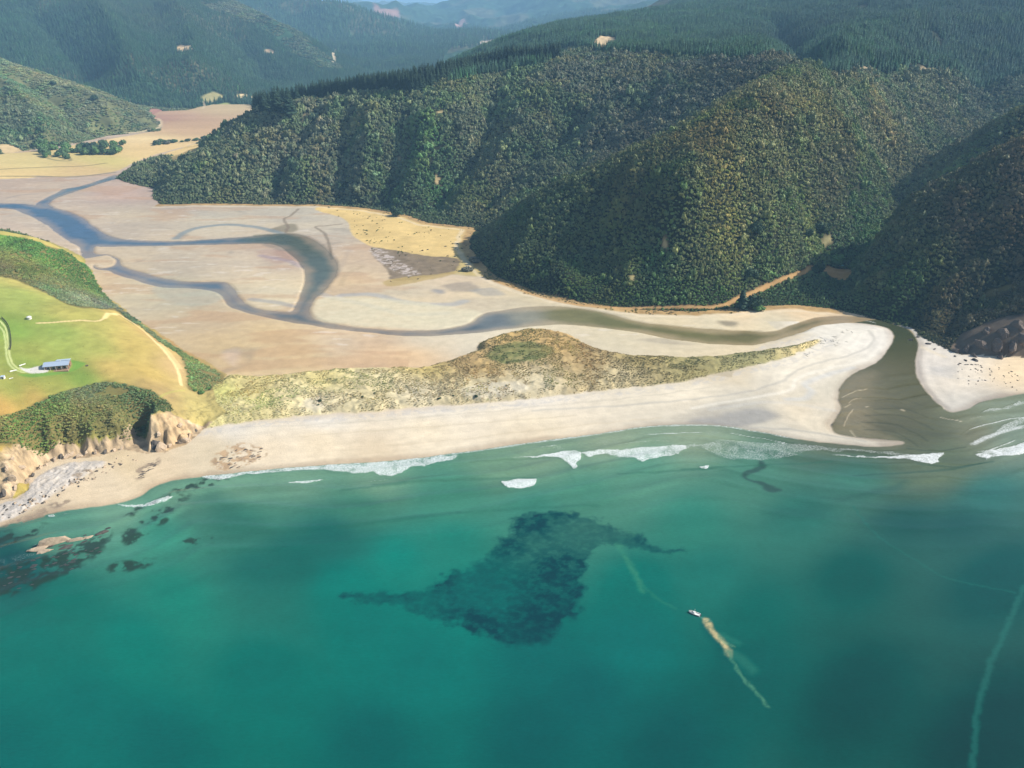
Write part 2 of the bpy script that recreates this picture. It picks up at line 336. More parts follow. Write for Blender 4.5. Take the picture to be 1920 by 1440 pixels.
# ------------------------------------------------------------------ colours of the ground
def idw(samples, X, Y, s=.02, p=1.6, onhill=False):
    P = []
    for px, py, c in samples:
        q = hit(px, py)[:2] if onhill else onz(px, py); P.append((*uv(q[0], q[1]), *alb(c)))
    P = np.array(P); u, v = uv(X, Y); num = np.zeros(X.shape + (3,)); den = np.zeros(X.shape)
    for r in P:
        k = 1 / ((u - r[0]) ** 2 + ((v - r[1]) * .8) ** 2 + s * s) ** p
        den += k
        for j in range(3): num[..., j] += k * r[2 + j]
    return num / den[..., None]

CLS = np.zeros(GX.shape, np.int8)
names = ['hills', 'tidal_flat', 'river', 'beach', 'sea', 'surf_foam', 'kelp_reef', 'dune_spit', 'meadow', 'headland', 'farm_track', 'rock_shelf']
cid = {n: i for i, n in enumerate(names)}
WAT = np.zeros(GX.shape); FOAM = np.zeros(GX.shape); RGH = np.zeros(GX.shape)
COLR = np.zeros(GX.shape + (3,))
COLR[:] = alb((62, 66, 42))
lowm = sdlow > 0
flat_s = [(100, 355, (186, 168, 150)), (40, 345, (180, 158, 140)), (250, 400, (182, 168, 150)), (330, 370, (172, 152, 138)), (230, 365, (186, 160, 148)), (400, 410, (184, 174, 158)), (560, 400, (186, 176, 160)), (640, 430, (184, 174, 160)),
          (450, 495, (194, 178, 158)), (320, 490, (182, 168, 150)), (520, 550, (206, 192, 166)), (540, 480, (180, 160, 146)), (250, 545, (192, 180, 156)), (200, 530, (205, 180, 148)), (330, 555, (180, 172, 150)),
          (400, 600, (184, 164, 138)), (500, 630, (200, 176, 138)), (420, 650, (196, 172, 134)), (560, 665, (204, 178, 138)), (700, 650, (206, 176, 144)), (780, 670, (208, 176, 140)), (640, 640, (200, 180, 156)),
          (700, 520, (196, 174, 148)), (680, 480, (190, 168, 146)), (760, 545, (206, 190, 164)), (900, 555, (204, 188, 162)), (860, 530, (206, 186, 162)), (640, 540, (208, 190, 160)), (1000, 562, (196, 182, 156)),
          (1250, 598, (212, 196, 166)), (1450, 600, (196, 188, 168)), (1350, 600, (205, 195, 170)), (1500, 578, (226, 196, 158)), (1380, 588, (226, 200, 166)), (1150, 640, (204, 192, 168)), (1000, 600, (205, 195, 175)),
          (60, 440, (190, 172, 154)), (100, 420, (184, 168, 152)), (60, 410, (186, 172, 156)), (20, 425, (186, 166, 150)), (880, 640, (205, 196, 180)), (800, 645, (206, 194, 174))]
COLR[lowm] = idw(flat_s, GX[lowm], GY[lowm], .03)
CLS[lowm] = cid['tidal_flat']
# beach
bmask = lowm & (sd_sea > -90) & (GY < 640)
beach_s = [(600, 830, (228, 208, 176)), (800, 800, (228, 210, 180)), (500, 840, (224, 204, 174)), (1000, 790, (226, 210, 182)), (1300, 745, (228, 214, 190)), (1500, 690, (228, 216, 196)), (1600, 630, (224, 216, 202)), (1640, 640, (226, 218, 206)),
           (1400, 785, (182, 176, 162)), (1330, 785, (176, 168, 154)), (1500, 775, (216, 200, 174)), (1550, 770, (208, 196, 176)), (1560, 720, (214, 204, 186)), (1450, 815, (206, 196, 178)), (1600, 828, (190, 180, 164)), (1540, 800, (214, 200, 176)), (1800, 710, (226, 212, 192)), (1750, 690, (218, 208, 196)),
           (1900, 700, (232, 206, 168)), (1850, 760, (166, 158, 146)), (1800, 755, (206, 198, 186)), (1400, 670, (216, 204, 182)), (1200, 663, (214, 200, 176)), (1250, 650, (208, 196, 172)), (1050, 620, (214, 204, 184)),
           (300, 885, (212, 190, 158)), (150, 930, (218, 196, 164)), (80, 955, (196, 176, 148)), (230, 870, (206, 184, 148)), (200, 900, (216, 196, 166)), (400, 850, (206, 188, 158)), (440, 800, (214, 206, 194)), (600, 788, (216, 208, 196)), (480, 800, (218, 206, 186)),
           (800, 770, (216, 208, 196)), (1000, 755, (220, 210, 196)), (700, 850, (214, 194, 164)), (1000, 815, (214, 196, 168))]
bmask &= (sd_riv < 0)
backbeach = sstep(-1, 1, 42 - (-sd_sea)) * 1.0
cb = idw(beach_s, GX[bmask], GY[bmask], .025)
# strand lines parallel to the water
dl = -sd_sea[bmask]; st = fbm(GX[bmask] * .25 + 40 * fbm(GX[bmask], GY[bmask], 160, 2, 4), dl * 2.2, 6, 4, 3) - .5
st2 = fbm(GX[bmask] * .12, dl * 1.1, 5, 3, 8) - .5
cb *= (1 + .16 * st + .10 * st2)[..., None]
kb = (sstep(75, 50, dl))[..., None]
wetb = sstep(7, .5, dl + 5 * (fbm(GX[bmask], GY[bmask], 25, 2, 8) - .5))
cb = cb * (1 - .30 * wetb[..., None] * np.array([.9, 1, 1.05]))
COLR[bmask] = COLR[bmask] * (1 - kb) + cb * kb; CLS[bmask & (sd_sea > -75)] = cid['beach']

def put(mask_sd, color, soft=1.0, k=1.0, cls=None, where=None, hard=.5):
    ix = mask_sd > -soft
    if where is not None: ix &= (np.broadcast_to(where, ix.shape) > 0)
    m = np.zeros(GX.shape, np.float32); v = sstep(-soft, soft, mask_sd[ix]) * k
    if where is not None: v = v * where[ix]
    m[ix] = v; c_ = np.asarray(color); c_ = c_[ix] if c_.ndim == 3 else c_
    COLR[ix] = COLR[ix] * (1 - v[:, None]) + c_ * v[:, None]
    if cls is not None: CLS[m > hard] = cid[cls]
    return m
# soft stains on the flats
stn = fbm(GX * .5, GY, 32, 5, 15); stn2 = fbm(GX * .45, GY * 1.4, 9, 4, 16)
fl = (CLS == cid['tidal_flat'])
COLR[fl] *= (1 + .26 * (stn[fl] - .5) + .12 * (stn2[fl] - .5))[..., None] * np.stack([1 + .06 * (stn[fl] - .5), np.ones(fl.sum()), 1 - .14 * (stn[fl] - .5)], -1)
rust = sstep(.56, .7, fbm(GX * .35 + 30, GY, 24, 4, 18)) * fl * sstep(430, 500, GY) * .35 * (GX < -80)
COLR[:] = COLR * (1 - rust[..., None]) + alb((176, 138, 106)) * rust[..., None]
for poly, c, kk in [([(520, 470), (560, 475), (575, 488), (560, 492), (520, 485)], (150, 120, 105), .6), ([(480, 472), (520, 468), (555, 480), (530, 494), (500, 490)], (168, 140, 128), .5),
                    ([(350, 440), (380, 428), (440, 424), (500, 430), (515, 437), (440, 444)], (196, 182, 162), .5), ([(545, 420), (560, 430), (545, 436), (500, 434)], (120, 112, 92), .7),
                    ([(830, 535), (880, 530), (900, 545), (850, 548)], (150, 140, 130), .7), ([(880, 545), (920, 540), (945, 553), (910, 556)], (150, 150, 150), .6), ([(810, 543), (832, 545), (828, 551), (812, 549)], (140, 140, 145), .8), ([(650, 720), (700, 715)], 0, 0),
                    ([(1350, 604), (1385, 604), (1380, 612), (1360, 612)], (130, 122, 105), .8), ([(420, 662), (450, 660), (440, 690), (425, 680)], (206, 184, 170), .5),
                    ([(290, 540), (340, 535), (400, 545), (420, 560), (360, 575), (300, 560)], (170, 170, 158), .55), ([(1300, 790), (1420, 770), (1460, 785), (1400, 800), (1330, 797)], (158, 154, 148), .85),
                    ([(1385, 802), (1450, 800), (1560, 815), (1640, 830), (1600, 834), (1500, 822)], (206, 196, 178), .6), ([(1590, 700), (1560, 740), (1520, 760), (1480, 752), (1540, 720)], (196, 186, 166), .5),
                    ([(1745, 690), (1790, 690), (1785, 710), (1750, 700)], (180, 176, 172), .5)]:
    if kk: put(sdf(Pz(poly), 3, 12, 40, 17), alb(c), 4, kk, where=(lowm * 1.0))
# fine drainage on the mud and strand lines on the spit
COLR[fl] *= np.array([1.02, 1.0, .94])
dr_ = sstep(.90, .96, ridged(GX * .8 + 50 * fbm(GX, GY, 80, 2, 1), GY + 20 * fbm(GX, GY, 60, 2, 2), 75, 2, 5)) * fl * .30 * sstep(.45, .6, fbm(GX, GY, 160, 2, 1))
COLR[:] = COLR * (1 - dr_[..., None]) + alb((128, 122, 112)) * dr_[..., None]
for pts, wd, kk, c in [([(1000, 775), (1150, 765), (1300, 752), (1400, 738), (1460, 722), (1490, 700), (1540, 682), (1610, 662), (1640, 640), (1630, 622)], 1.2, .5, (176, 170, 160)), ([(1300, 768), (1420, 748), (1480, 735), (1495, 712), (1550, 694), (1620, 676), (1655, 650)], 1.6, .4, (238, 230, 216)), ([(1475, 752), (1505, 750), (1520, 735), (1510, 722), (1545, 706), (1600, 690)], 2.4, .5, (198, 198, 198)),
                       ([(1330, 770), (1440, 758), (1500, 762), (1560, 770)], 2, .35, (196, 192, 186)), ([(450, 806), (600, 800), (800, 786), (1000, 768), (1200, 748), (1330, 730)], .7, .4, (186, 176, 158)), ([(560, 822), (700, 812), (900, 796), (1080, 782)], .6, .4, (198, 180, 150)), ([(650, 842), (800, 832), (960, 814), (1100, 798), (1240, 784)], .9, .35, (200, 182, 154)),
                       ([(1395, 803), (1470, 806), (1560, 818), (1620, 828)], 1.2, .6, (168, 164, 154)), ([(1740, 700), (1790, 712), (1850, 716)], 1.2, .35, (196, 192, 186))]:
    d = sdf(Pz(pts, 0, False), 1.6, 9, 30, 18, closed=False); put(wd - d, alb(c), wd * .9, kk, where=lowm * (sd_sea < 0) * (sd_riv < 0))
# pale salt flecks
flk = sstep(.66, .74, fbm(GX * .25, GY, 5, 4, 27)) * sstep(.5, .6, fbm(GX, GY, 60, 2, 28)) * fl * .28
COLR[:] = COLR * (1 - flk[..., None]) + alb((232, 222, 212)) * flk[..., None]
# creeks on the flats
for pts, wd, kk, c in [([(535, 437), (540, 425), (532, 412), (545, 405), (560, 392)], 2.0, .7, (125, 108, 90)), ([(622, 486), (618, 465), (610, 440), (592, 426), (610, 424), (640, 421)], 1.8, .7, (120, 105, 88)),
                       ([(330, 448), (345, 437), (370, 428), (420, 422), (470, 425), (505, 432), (528, 439)], 5, .8, (128, 138, 140)), ([(480, 442), (520, 440), (560, 446)], 4, .6, (98, 102, 82)),
                       ([(640, 555), (700, 553), (760, 568), (840, 572), (870, 566)], 5, .55, (150, 158, 165)), ([(600, 550), (630, 560), (700, 575), (760, 590), (840, 588)], 4, .4, (160, 165, 168)),
                       ([(470, 562), (520, 568), (548, 575)], 4, .6, (150, 152, 152)), ([(655, 470), (640, 500), (628, 522)], 3, .25, (160, 145, 130)), ([(680, 500), (650, 515), (640, 535)], 3, .3, (170, 150, 120)),
                       ([(15, 372), (40, 366), (70, 364)], 3, .5, (150, 140, 130)), ([(490, 455), (530, 468), (560, 470), (600, 490)], 5, .5, (118, 112, 104)), ([(490, 480), (540, 490), (565, 500)], 4, .4, (140, 130, 150))]:
    d = sdf(Pz(pts, 0, False), 1.2, 10, 30, 19, closed=False); put(wd - d, alb(c), wd * .6, kk, where=(lowm * 1.0))
# rivers; blue of the reflected sky is put into the sample colours
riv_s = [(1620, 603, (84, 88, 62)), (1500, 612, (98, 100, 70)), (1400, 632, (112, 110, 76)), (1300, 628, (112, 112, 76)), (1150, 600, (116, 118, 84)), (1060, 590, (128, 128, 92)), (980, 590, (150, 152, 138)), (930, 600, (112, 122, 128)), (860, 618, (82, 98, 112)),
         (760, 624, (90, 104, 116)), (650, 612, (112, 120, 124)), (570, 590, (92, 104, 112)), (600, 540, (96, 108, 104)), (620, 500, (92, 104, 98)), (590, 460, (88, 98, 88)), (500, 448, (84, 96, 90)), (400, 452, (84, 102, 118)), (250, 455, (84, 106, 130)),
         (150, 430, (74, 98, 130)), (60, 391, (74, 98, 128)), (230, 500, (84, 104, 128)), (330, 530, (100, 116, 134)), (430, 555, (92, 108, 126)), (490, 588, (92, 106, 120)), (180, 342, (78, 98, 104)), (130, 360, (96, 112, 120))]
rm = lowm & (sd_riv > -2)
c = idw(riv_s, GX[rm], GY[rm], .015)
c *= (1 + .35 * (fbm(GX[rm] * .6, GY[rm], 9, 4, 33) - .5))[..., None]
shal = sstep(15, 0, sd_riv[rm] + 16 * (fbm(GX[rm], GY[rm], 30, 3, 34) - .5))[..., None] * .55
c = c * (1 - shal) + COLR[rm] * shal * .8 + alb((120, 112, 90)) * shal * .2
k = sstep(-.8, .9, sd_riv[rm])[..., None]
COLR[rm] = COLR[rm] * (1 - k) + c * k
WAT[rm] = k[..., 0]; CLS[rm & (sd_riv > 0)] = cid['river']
# pale bar under shallow water
bar = sdf(Pz([(592, 600), (584, 580), (600, 562), (640, 556), (760, 564), (850, 576), (905, 588), (870, 610), (800, 618), (700, 615), (620, 606)]), 3, 14, 40, 35)
bk = sstep(-3, 5, bar) * .75 * (sd_riv < 3) * (.65 + .5 * fbm(GX * .5, GY * 1.6, 8, 3, 36))
COLR[:] = COLR * (1 - bk[..., None]) + alb((212, 202, 172)) * bk[..., None]
# sea
sea_s = [(30, 1430, (0, 100, 94)), (250, 1200, (22, 120, 106)), (80, 1230, (26, 112, 100)), (500, 1280, (6, 108, 98)), (300, 1400, (0, 100, 94)), (800, 1250, (0, 110, 102)), (1000, 1380, (0, 88, 86)), (1250, 1400, (0, 84, 82)),
         (1400, 1250, (12, 88, 82)), (1420, 1150, (22, 98, 88)), (1600, 1300, (2, 70, 66)), (1850, 1380, (0, 60, 58)), (1600, 1080, (8, 84, 76)), (1870, 1080, (6, 78, 74)), (1300, 980, (54, 128, 110)), (1200, 1100, (0, 108, 98)),
         (1180, 1200, (4, 108, 102)), (1320, 1080, (36, 114, 102)), (1100, 930, (82, 138, 116)), (850, 940, (76, 136, 114)), (740, 1040, (22, 128, 114)), (850, 1010, (36, 128, 112)), (620, 1000, (38, 104, 94)), (560, 1050, (34, 104, 92)), (480, 1080, (38, 108, 96)), (640, 1090, (6, 122, 110)),
         (680, 950, (66, 122, 102)), (450, 980, (58, 118, 100)), (700, 905, (116, 150, 126)), (300, 1000, (60, 134, 114)), (330, 1120, (34, 128, 110)), (130, 1130, (28, 112, 98)), (100, 985, (92, 138, 118)), (230, 958, (118, 158, 134)), (330, 925, (110, 150, 126)), (30, 1060, (30, 74, 74)),
         (1200, 885, (92, 142, 120)), (1400, 905, (82, 132, 112)), (1600, 905, (72, 122, 106)), (1850, 930, (56, 112, 104)), (1760, 885, (100, 116, 92)), (1500, 970, (50, 114, 100)), (1700, 985, (36, 88, 80)), (1800, 980, (36, 88, 82)), (950, 870, (112, 146, 120)),
         (1150, 825, (140, 160, 136)), (1300, 812, (140, 160, 138)), (1000, 845, (130, 156, 132)), (560, 890, (116, 152, 128)), (1870, 790, (130, 146, 128)), (1900, 815, (130, 150, 134)), (450, 905, (112, 150, 126)),
         (1620, 740, (122, 118, 92)), (1600, 780, (118, 112, 86)), (1640, 800, (92, 90, 66)), (1700, 790, (92, 92, 68)), (1700, 720, (92, 92, 66)), (1660, 700, (104, 102, 76)), (1690, 650, (86, 88, 60)), (1690, 630, (66, 74, 50)), (1740, 820, (88, 92, 70)), (1780, 850, (90, 104, 82)), (1830, 810, (128, 128, 104)),
         (1000, 1230, (0, 98, 94)), (150, 1330, (4, 106, 98)), (700, 1400, (0, 94, 90)), (1100, 1300, (0, 92, 90)), (900, 1120, (0, 118, 108)), (700, 1170, (0, 116, 106)), (1000, 960, (66, 132, 114))]
sm = lowm & (sd_sea > -2)
c = idw(sea_s, GX[sm], GY[sm], .03, 1.7)
ny = fbm(GX[sm] * .3, GY[sm], 16, 4, 41) - .5
c *= (1 + .22 * ny)[..., None]
bands = fbm(GX[sm] * .10, (dsh[sm]), 7, 3, 44) - .5
c *= (1 + .42 * bands * sstep(130, 30, dsh[sm]) * (dsh[sm] < 900))[..., None]
k = sstep(-.7, .7, sd_sea[sm])[..., None]
COLR[sm] = COLR[sm] * (1 - k) + c * k; WAT[sm] = np.maximum(WAT[sm], k[..., 0]); CLS[sm & (sd_sea > 0)] = cid['sea']
SEAM = (sd_sea > .5) * lowm * 1.0
# dark stains under the water
for poly, c, kk, so_ in [([(1398, 888), (1412, 872), (1430, 862), (1436, 872), (1425, 882), (1408, 900), (1430, 908), (1470, 920), (1450, 922), (1405, 905)], (52, 72, 68), .75, 1.5),
                         ([(1620, 975), (1700, 962), (1800, 970), (1880, 985), (1820, 1000), (1700, 1000)], (36, 82, 78), .4, 9), ([(440, 1050), (520, 1010), (620, 985), (700, 1000), (700, 1030), (600, 1085), (500, 1095)], (26, 90, 84), .38, 10),
                         ([(1540, 935), (1600, 925), (1700, 905), (1690, 915), (1600, 935)], (56, 92, 82), .5, 3), ([(1430, 960), (1520, 945), (1560, 960), (1480, 975)], (48, 92, 82), .4, 4), ([(1760, 1095), (1720, 1092)], 0, 0, 0),
                         ([(340, 945), (400, 925), (460, 960), (520, 1000), (420, 1010), (350, 1000)], (50, 100, 88), .35, 6)]:
    if kk: put(sdf(Pz(poly), 4, 10, 40, 43), alb(c), so_, kk, where=SEAM)
# reef rocks seen through shallow water at the left
reef = [[(0, 1062), (60, 1045), (100, 1040), (150, 1018), (200, 1000), (210, 1008), (180, 1040), (130, 1075), (60, 1105), (0, 1125), (-60, 1150), (-60, 1070)], [(200, 1062), (240, 1050), (285, 1048), (282, 1058), (240, 1072), (205, 1070)],
        [(235, 960), (280, 945), (330, 925), (350, 930), (330, 960), (300, 985), (250, 975)], [(330, 915), (400, 895), (450, 893), (420, 908), (350, 922)], [(240, 990), (270, 1000), (255, 1020), (232, 1030), (228, 1005)], [(0, 1000), (60, 985), (90, 985), (60, 1005), (10, 1018), (-50, 1020)], [(340, 1015), (395, 1005), (400, 1015), (350, 1022)]]
for i, p in enumerate(reef):
    s_ = sdf(Pz(p), 3.5, 5, 30, 50 + i)
    nn = sstep(.42, .60, fbm(GX * .9 + GY * .5, GY * .9 - GX * .5, 4.2, 4, 51))
    put(s_, alb((48, 62, 52)), 2, .9, 'kelp_reef', where=SEAM * nn, hard=.35)
kelp_px = [(965, 983), (973, 973), (1030, 960), (1073, 963), (1107, 970), (1153, 990), (1173, 1000), (1200, 1007), (1233, 1027), (1290, 1030), (1270, 1037), (1207, 1030), (1173, 1027), (1140, 1022), (1117, 1030), (1103, 1047), (1097, 1067),
           (1090, 1100), (1087, 1127), (1080, 1150), (1063, 1163), (1047, 1180), (1037, 1203), (1007, 1210), (973, 1208), (940, 1200), (900, 1187), (853, 1173), (827, 1163), (790, 1153), (753, 1137), (707, 1133), (667, 1130), (640, 1123), (660, 1112),
           (707, 1110), (750, 1115), (787, 1103), (827, 1093), (840, 1077), (880, 1065), (913, 1047), (927, 1027), (930, 1010), (953, 1007)]
s_ = sdf(Pz(kelp_px), 4.5, 5, 30, 61)
nn = sstep(-2.2, 2.6, s_ + 7 * (fbm(GX, GY, 5, 5, 62, .62) - .5))
tone = np.clip(.86 + 1.3 * (fbm(GX * .8 + GY * .5, GY - GX * .3, 2.6, 5, 63, .65) - .5), .45, 1) * np.clip(.9 + 1.2 * (fbm(GX, GY, 22, 2, 1) - .5), .6, 1)
put(np.where(nn > 0, 1, -1) * 1.0, alb((4, 62, 70)), 1e-6, 1, None, where=nn * tone * SEAM)
CLS[(nn > .6) & (SEAM > 0)] = cid['kelp_reef']
# turbid plume and wakes; the plume's shadow is painted as a dark streak
for pts, wd, c, kk in [([(1325, 1163), (1332, 1180), (1345, 1195), (1360, 1212), (1368, 1228)], 1.3, (206, 196, 150), 1.0), ([(1345, 1190), (1358, 1205), (1376, 1211)], .5, (120, 160, 130), .6),
                       ([(1366, 1222), (1380, 1250), (1400, 1278), (1425, 1305), (1440, 1325)], .8, (96, 148, 120), .7), ([(1352, 1190), (1368, 1200), (1384, 1206)], 1.6, (50, 124, 108), .5),
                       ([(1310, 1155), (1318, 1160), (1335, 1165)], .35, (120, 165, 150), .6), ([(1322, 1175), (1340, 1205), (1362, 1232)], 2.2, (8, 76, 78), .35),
                       ([(1370, 1225), (1390, 1235), (1410, 1255)], 2.5, (56, 124, 108), .5), ([(1158, 1022), (1185, 1065), (1205, 1110)], 1.6, (70, 140, 112), .6), ([(1200, 1090), (1230, 1120), (1265, 1140)], .8, (60, 128, 106), .4),
                       ([(1920, 1100), (1890, 1170), (1860, 1240), (1838, 1310), (1828, 1380), (1822, 1440)], 1.1, (48, 112, 102), .55), ([(1600, 950), (1640, 1000), (1700, 1040), (1780, 1085), (1900, 1110)], .6, (44, 112, 100), .5)]:
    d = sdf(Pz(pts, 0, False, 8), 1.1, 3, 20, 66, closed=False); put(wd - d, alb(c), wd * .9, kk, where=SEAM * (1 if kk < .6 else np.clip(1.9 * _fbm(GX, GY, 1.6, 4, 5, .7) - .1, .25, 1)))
put(sdf(Pz([(1578, 722), (1610, 700), (1640, 698), (1622, 760), (1640, 815), (1590, 812), (1564, 795)]), 4, 14, 30, 44), alb((140, 132, 106)), 7, .6, where=SEAM)
put(sdf(Pz([(1560, 812), (1600, 790), (1660, 815), (1700, 835), (1640, 838)]), 3, 10, 30, 45), alb((128, 124, 98)), 5, .5, where=SEAM)
for pts, wd, c, kk in [([(1580, 746), (1600, 736), (1625, 730)], .35, (196, 188, 160), .8), ([(1592, 756), (1602, 750), (1614, 748)], .3, (196, 186, 160), .6), ([(1583, 800), (1588, 782), (1600, 768)], .35, (196, 186, 160), .7), ([(1586, 764), (1596, 758)], .5, (200, 190, 160), .6),
                       ([(1765, 783), (1785, 788), (1802, 792)], .4, (200, 196, 176), .8), ([(1595, 808), (1604, 822)], .6, (190, 184, 158), .6), ([(1625, 764), (1631, 763)], .4, (204, 196, 170), .8), ([(1690, 768), (1694, 770)], .8, (214, 204, 176), .7),
                       ([(1640, 768), (1690, 766), (1740, 782)], .7, (66, 68, 46), .45), ([(1625, 780), (1690, 780), (1750, 806)], .8, (66, 68, 46), .45), ([(1616, 792), (1680, 796), (1740, 826)], .8, (62, 66, 46), .5), ([(1622, 806), (1680, 812), (1720, 836)], .7, (62, 66, 46), .45), ([(1700, 842), (1760, 846), (1810, 838)], .7, (62, 70, 52), .5), ([(1720, 872), (1790, 876), (1840, 870)], .7, (60, 84, 66), .5), ([(1640, 752), (1690, 750), (1730, 760)], .6, (70, 72, 50), .35),
                       ([(1600, 893), (1680, 888), (1780, 880), (1860, 866)], .8, (52, 84, 72), .5), ([(1280, 880), (1400, 874), (1560, 866)], .9, (60, 104, 86), .5), ([(700, 910), (860, 900), (1000, 896)], 1.1, (74, 116, 96), .5), ([(640, 921), (760, 908)], 1.0, (70, 114, 94), .5), ([(860, 963), (1000, 952), (1120, 948)], 1.4, (56, 108, 92), .4), ([(640, 990), (740, 975), (860, 962)], 1.6, (50, 104, 90), .4), ([(1160, 890), (1240, 885), (1330, 878)], 1.0, (66, 110, 92), .45), ([(880, 868), (960, 862), (1030, 858)], .9, (92, 124, 100), .45)]:
    d = sdf(Pz(pts, 0, False, 6), 1.2, 9, 20, 67, closed=False); put(wd - d, alb(c), wd * .9, kk, where=SEAM)
# foam
foam_px = [
    ([(960, 858), (1030, 852), (1090, 847), (1200, 839), (1310, 833), (1420, 829), (1540, 838), (1690, 850), (1690, 855), (1540, 845), (1420, 835), (1310, 840), (1200, 845), (1090, 854), (975, 861)], .8, .5),
    ([(1180, 832), (1260, 822), (1330, 816), (1420, 819), (1500, 826), (1500, 829), (1420, 822), (1330, 820), (1260, 826), (1180, 835)], .62, .8), ([(860, 852), (980, 838), (1100, 827), (1200, 815), (1200, 819), (1100, 832), (980, 844), (865, 858)], .62, .8),
    ([(1400, 812), (1500, 830), (1600, 844), (1700, 846), (1750, 850), (1700, 852), (1600, 850), (1500, 838)], .45, 1.2),
    ([(380, 894), (450, 886), (520, 879), (600, 873), (700, 867), (780, 860), (853, 852), (853, 860), (827, 869), (790, 878), (773, 881), (748, 890), (730, 895), (700, 889), (673, 891), (640, 888), (590, 884), (520, 886), (460, 892), (400, 902)], .95, 1.0),
    ([(853, 852), (920, 841), (1000, 829), (1080, 819), (1085, 823), (1000, 836), (930, 848), (860, 860)], .55, .8),
    ([(270, 926), (300, 908), (340, 898), (400, 892), (480, 883), (520, 882), (440, 897), (400, 904), (340, 914), (300, 928)], .55, 1.0),
    ([(535, 907), (570, 902), (612, 897), (600, 902), (560, 909)], 1, .5), ([(215, 945), (250, 944), (270, 946), (300, 936), (328, 930), (310, 942), (285, 952), (262, 952), (240, 950)], .95, .6), ([(82, 968), (100, 965), (104, 972), (88, 973)], .9, .6), ([(108, 962), (128, 961), (124, 965)], .8, .4),
    ([(973, 857), (1023, 852), (1053, 848), (1085, 846), (1088, 862), (1078, 880), (1060, 868), (1040, 859), (1010, 859)], 1, .7), ([(1060, 882), (1078, 880), (1082, 905), (1070, 895)], .45, 1.5),
    ([(1088, 848), (1123, 846), (1160, 842), (1220, 838), (1285, 834), (1285, 848), (1262, 856), (1235, 858), (1207, 865), (1180, 861), (1150, 857), (1130, 852), (1107, 858), (1095, 855)], .95, .8),
    ([(1310, 834), (1335, 827), (1363, 825), (1420, 828), (1513, 833), (1560, 842), (1520, 848), (1493, 856), (1463, 862), (1430, 866), (1397, 865), (1370, 862), (1347, 857), (1325, 846)], .8, 1.0), ([(1280, 838), (1306, 832), (1304, 838), (1284, 845)], .8, .6),
    ([(1547, 851), (1600, 854), (1650, 856), (1690, 853), (1740, 851), (1770, 849), (1762, 860), (1747, 873), (1720, 868), (1690, 861), (1640, 860), (1590, 857)], 1, .5),
    ([(1560, 840), (1640, 846), (1720, 846), (1760, 850), (1690, 853), (1620, 853), (1560, 850)], .35, 2),
    ([(1826, 851), (1860, 845), (1890, 836), (1925, 830), (1990, 815), (1990, 845), (1925, 852), (1900, 857), (1870, 858), (1848, 860)], 1, .5),
    ([(1852, 818), (1870, 806), (1890, 792), (1925, 779), (1925, 793), (1895, 806), (1870, 815)], .85, .7), ([(1838, 774), (1850, 767), (1880, 762), (1925, 750), (1925, 756), (1885, 768), (1855, 771)], .85, .4),
    ([(938, 902), (950, 899), (968, 896), (985, 899), (1008, 897), (1006, 908), (985, 915), (965, 917), (948, 913)], 1, .8), ([(1312, 875), (1328, 873), (1329, 878), (1316, 879)], 1, .4),
    ([(1100, 834), (1140, 827), (1180, 822), (1182, 826), (1150, 833), (1130, 840)], .6, .6), ([(1190, 821), (1230, 813), (1280, 806), (1280, 812), (1240, 818), (1215, 826)], .6, .6), ([(1020, 846), (1060, 839), (1100, 835), (1100, 842), (1060, 848)], .6, .7),
    ([(1280, 800), (1330, 803), (1380, 806), (1380, 809), (1330, 808), (1280, 805)], .5, .6), ([(1700, 812), (1725, 804), (1734, 810), (1725, 818)], .5, .8), ([(1690, 818), (1720, 822), (1745, 838), (1730, 836), (1705, 830), (1690, 826)], .55, .8), ([(1820, 800), (1850, 812), (1840, 820), (1820, 815)], .5, 1.2),
    ([(1765, 783), (1790, 787), (1800, 792), (1785, 791)], .6, .5), ([(1580, 745), (1600, 733), (1625, 729), (1624, 732), (1600, 738)], .6, .25), ([(1592, 752), (1612, 747), (1612, 750)], .6, .3), ([(1585, 780), (1597, 772), (1592, 786), (1584, 800)], .5, .25),
    ([(1805, 915), (1825, 911), (1850, 921), (1830, 918)], .35, .5), ([(1590, 603), (1640, 606), (1655, 612), (1620, 609)], .0, .5), ([(1594, 597), (1612, 596), (1610, 599)], .9, .3), ([(1615, 600), (1640, 604), (1640, 607)], .9, .3), ([(172, 1004), (186, 990), (212, 984), (206, 996), (196, 1006), (176, 1016)], .62, 1.0), ([(20, 1044), (50, 1036), (100, 1036), (140, 1024), (128, 1032), (70, 1044), (28, 1054)], .7, 1.2), ([(60, 1026), (90, 1012), (130, 1003), (150, 1006), (110, 1012), (70, 1030)], .7, 1.0), ([(-5, 1050), (12, 1048), (8, 1060)], .7, .6), ([(135, 1010), (158, 1006), (150, 1020), (130, 1028)], .55, 1.0)]
for i, (p, kf, so_) in enumerate(foam_px):
    P_ = Pz(p); m = region(P_, 12)
    x = GX[m] + 4.5 * (fbm(GX[m], GY[m], 6, 4, 71) - .5); y = GY[m] + 4.5 * (fbm(GX[m], GY[m], 6, 4, 72) - .5)
    s_ = sstep(-so_ * 1.3, so_ * 1.3, dpoly(x, y, P_)) * kf
    FOAM[m] = np.maximum(FOAM[m], s_)
PXs = 960 + F * GX / (GY * CT + CAMH * ST)
fn_ = fbm(GX, GY, 9, 3, 1); wl = sstep(330, 420, PXs) * sstep(1560, 1480, PXs) + sstep(1790, 1830, PXs)
FOAM = np.maximum(FOAM, np.where(openw, wl * .62 * 1.5 * sstep(5.0 + 5 * (fn_ - .5), .6, dsh), 0))
